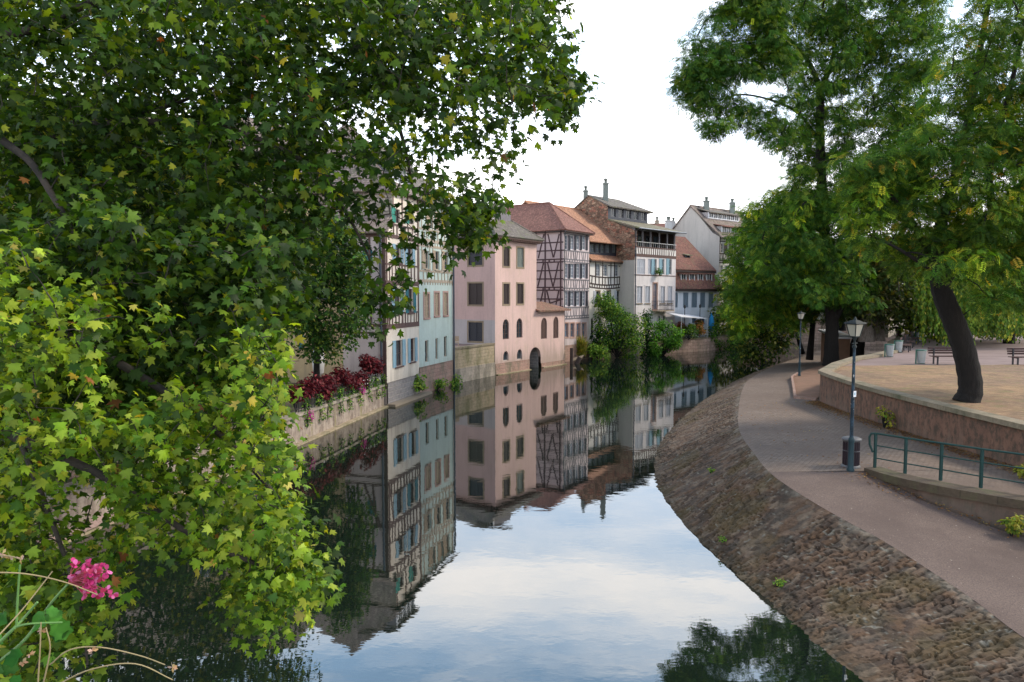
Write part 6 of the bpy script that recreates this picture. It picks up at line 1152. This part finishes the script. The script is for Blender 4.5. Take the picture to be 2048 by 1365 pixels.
for i, (t, z) in enumerate(((.08, 1.2), (.66, 1.55))):
    p = g0.lerp(g1, t); bush('petunia', ['magenta flowers trailing at the left end of the canal wall', 'small magenta flower bunch on the middle of the canal wall'][i], 'flowers', [Vector((p.x + .25, p.y, z)), Vector((p.x + .25, p.y + .1, z - .2))], .17, 60, SS, .1, [(.5, .02, .3), (.6, .05, .35)], (1, 1), mat=PETAL, keepz=.5)
for i, (x, y) in enumerate(((-17.2, 7), (-16.2, 11.5), (-15.2, 16), (-14.1, 20.5), (-12.8, 25))):
    bush('bank_hedge', 'dense dark shrub on the left bank under the plane tree, %s nearest' % ('very', 'second', 'third', 'fourth', 'fifth')[i], 'shrub', [Vector((x + random.gauss(0, .5), y + random.uniform(-2.3, 2.3), 1.3 + random.uniform(0, 2.6))) for _ in range(26)], .75, 90, SS, .2, [(.02, .06, .014), (.045, .1, .02), (.1, .17, .025)], (4, 4, 1), 'shrubs along the left bank', base=Vector((x, y, 1.2)), keepz=1.2)
bush('waterline_bush', 'low dark greenery at the waterline where the canal bends beyond the terrace', 'shrub', sample_poly([(1432, 680), (1500, 672), (1510, 700), (1435, 702)], 26, 82, 87), .7, 80, SS, .28, G1, (4, 4, 2, .5))
# white little flowers between
p = g0.lerp(g1, .78); bush('white_flowers', 'tiny white flowers under the right-hand red plants', 'flowers', [g0.lerp(g1, t).to_3d() + Vector((.1, 0, 1.85)) for t in (.6, .66, .72, .8, .88, .94)], .28, 26, SS, .06, [(.8, .8, .8)], (1,), mat=PETAL, keepz=1.4)
# weeds at right walls
for x, y, z, s, lb in ((13.1, 24.4, 1.82, .35, 'yellow-green weed at the foot of the retaining wall'), (11.6, 14.75, 1.1, .3, 'tall green weed against the kerb wall at the right edge'), (11.0, 15.1, 1.2, .2, 'smaller weed beside the tall weed at the kerb wall'), (12.9, 17.3, 1.86, .18, 'little weed at the wall foot behind the railing')):
    bush('weed', lb, 'weed', [Vector((x + random.uniform(-s, s) * .6, y + random.uniform(-s, s) * .6, z + random.uniform(.1, s * 2.2))) for _ in range(7)], s * .5, 34, SS, .11, [(.12, .2, .03), (.28, .3, .04), (.36, .33, .06)], (3, 3, 2), base=Vector((x, y, z)), keepz=z)
for i, (s_, v_) in enumerate(((28.5, .25), (33.5, .18), (36, .3), (39.5, .45))): pass
EWEED = [(5.75, 14.8, .22, 'small weed tuft at the embankment toe'), (5.35, 17.4, .25, 'little weed in the embankment joints near the water'), (6.2, 21.5, 1.0, 'mossy weed tuft midway up the embankment')]
for x, y, z, lb in EWEED: bush('embankment_weed', lb, 'weed', [Vector((x, y, z + .06)), Vector((x + .1, y, z + .03))], .09, 30, SS, .07, G1[1:], (2, 3, 1), base=Vector((x, y, z - .05)), keepz=z)
# fallen leaves along the wall foot (stuff)
n = 6500; t = RS.uniform(0, 1, n); wl = WL[(WL[:, 1] > 16.5)]; px_ = np.interp(t, np.linspace(0, 1, len(wl)), wl[:, 0]); py_ = np.interp(t, np.linspace(0, 1, len(wl)), wl[:, 1]); off_ = np.abs(RS.normal(0, .35, n)) + .03
zz = np.interp(py_, [16, 22, 26, 32], [1.865, 1.855, 1.81, 1.63]) + .012; pos = np.stack([px_ - off_, py_, zz], 1)
sp2 = np.stack([RS.uniform(7.4, 13, 700), RS.uniform(18.6, 32, 700)], 1); ok = sp2[:, 0] > np.interp(sp2[:, 1], E[::-1, 1], E[::-1, 0]) + .1; sp2 = sp2[ok]; z2 = np.interp(sp2[:, 1], [16, 20, 24, 30], [1.8, 1.81, 1.775, 1.62]) + .03; pos = np.vstack([pos, np.column_stack([sp2, z2])])
l3 = RS.uniform(0, 1, 900); kx = np.interp(l3, np.linspace(0, 1, len(KL)), KL[:, 0]); ky = np.interp(l3, np.linspace(0, 1, len(KL)), KL[:, 1]); kz = np.interp(-ky, [-k_[2] for k_ in Kk], [k_[3] for k_ in Kk]) + .02; pos = np.vstack([pos, np.column_stack([kx - np.abs(RS.normal(0, .3, 900)) - .05, ky - .1, kz])])
n = len(pos); o = leaf_mesh('fallen_leaves', *SS, pos, unit(n) * .35 + np.array([0, 0, 1]), unit(n), .07 * RS.uniform(.5, 1.3, n), palette(n, [(.2, .09, .04), (.3, .17, .07), (.36, .26, .1), (.12, .07, .04)], (3, 3, 1, 3)), LEAF3); tag(o, 'scattered brown fallen leaves along the foot of the retaining wall', 'fallen leaves', kind='stuff')
# ---- foreground geranium ----
gb_ = atY(-60, 1420, 1.15); h = empty('geranium', gb_, 'pink flowering geranium with long green stems poking in at the lower left corner', 'flower plant')
GS = paint('geranium_stem', (.1, .22, .05), .5, .2); DS = paint('dry_stem', (.3, .24, .12), .7, .3)
def st_(pts, r0, r1, mat, name='stem'): m = MB(); q = dens([atY(*p) for p in pts]); m.tube(q, [r0 + (r1 - r0) * i / (len(q) - 1) for i in range(len(q))], 7); m.build(name, mat, h)
st_([(-80, 1380, 1.15), (40, 1290, 1.18), (100, 1210, 1.2), (135, 1170, 1.2)], .0032, .002, GS); st_([(-60, 1345, 1.1), (20, 1265, 1.1), (45, 1240, 1.12), (75, 1205, 1.12)], .003, .002, GS); st_([(33, 1250, 1.1), (35, 1200, 1.1), (40, 1130, 1.1)], .002, .0015, GS); st_([(33, 1254, 1.1), (60, 1248, 1.1), (125, 1245, 1.12)], .002, .0015, GS)
for pts in (((-40, 1145, 1.05), (50, 1148, 1.08), (130, 1165, 1.12), (195, 1190, 1.15)), ((-40, 1310, 1.0), (40, 1225, 1.05), (105, 1143, 1.08)), ((100, 1330, 1.1), (140, 1300, 1.1), (200, 1295, 1.12), (280, 1312, 1.15), (330, 1330, 1.15)), ((105, 1375, 1.1), (180, 1340, 1.1), (270, 1328, 1.12), (345, 1360, 1.15)),
            ((75, 1380, 1.08), (80, 1300, 1.08), (82, 1245, 1.08)), ((85, 1375, 1.09), (100, 1300, 1.09), (92, 1255, 1.09)), ((-20, 1110, 1.05), (20, 1113, 1.05), (45, 1120, 1.05))): st_(pts, .0013, .0009, DS, 'dry_stem')
FC = [atY(178 + random.gauss(0, 13), 1155 + random.gauss(0, 15), 1.2 + random.uniform(-.02, .02)) for _ in range(34)] + [atY(*p) for p in ((172, 1125, 1.2), (195, 1140, 1.2), (215, 1180, 1.2), (225, 1190, 1.2), (195, 1190, 1.2), (150, 1150, 1.2))]
pos = np.repeat(np.array([list(p) for p in FC]), 5, 0); n = len(pos); tp = unit(n) + np.array([.3, -.2, -.3]); leaf_mesh('flower_head', [(0, 0, 0), (.3, .4, 0), (.33, .8, -.05), (0, 1, -.1), (-.33, .8, -.05), (-.3, .4, 0)], [(0, 1, 2, 3), (0, 3, 4, 5)], pos, unit(n) + np.array([0, -1, .3]), tp, .0105 * RS.uniform(.7, 1.2, n), palette(n, [(.5, .05, .18), (.62, .16, .34), (.34, .03, .08)], (4, 2, 2)), PETAL, h)
m = MB(); ctr = atY(137, 1168, 1.2)
for p in FC: m.tube([ctr, ctr.lerp(p, .5) + Vector((0, 0, .006)), p], [.0008, .0007, .0007], 4, False)
m.build('flower_stalk', paint('pink_stalk', (.35, .05, .07), .6), h)
bps = [list(atY(x, y, 1.1)) for x, y in ((20, 1113), (42, 1120), (5, 1108), (82, 1262), (185, 1302), (345, 1335), (60, 1310), (45, 1325))]
for b_ in bps: leaf_mesh('bud', [(0, 0, 0), (.3, .5, 0), (0, 1, 0), (-.3, .5, 0)], [(0, 1, 2, 3)], np.repeat(np.array([b_]), 6, 0), unit(6) + np.array([0, -1, 0]), unit(6), .009, palette(6, [(.5, .34, .28), (.45, .3, .15)], (1, 1)), PETAL, h)
GL = np.array([list(atY(x, y, 1.15)) for x, y in ((85, 1230), (100, 1240), (110, 1262), (115, 1275), (10, 1340), (25, 1360), (-5, 1330), (35, 1315), (-10, 1290), (100, 1220), (5, 1230))]); n = len(GL)
ROUND = [(0, 0, 0)] + [(.5 * math.cos(t) * (1 + .3 * (k % 2)), .5 * math.sin(t) * (1 + .3 * (k % 2)) + .3, .16 * math.cos(3 * t)) for k, t in enumerate([2 * math.pi * j / 14 for j in range(14)])]
leaf_mesh('foliage', ROUND, [(0, i + 1, (i + 1) % 14 + 1) for i in range(14)], GL, unit(n) * .5 + np.array([0, -.6, .6]), unit(n), .026 * RS.uniform(.6, 1.3, n), palette(n, [(.03, .12, .02), (.06, .19, .03)], (1, 1)), LEAF3, h)
for o in list(bpy.data.objects):
    for k_ in ('_w', '_t'):
        if k_ in o: del o[k_]
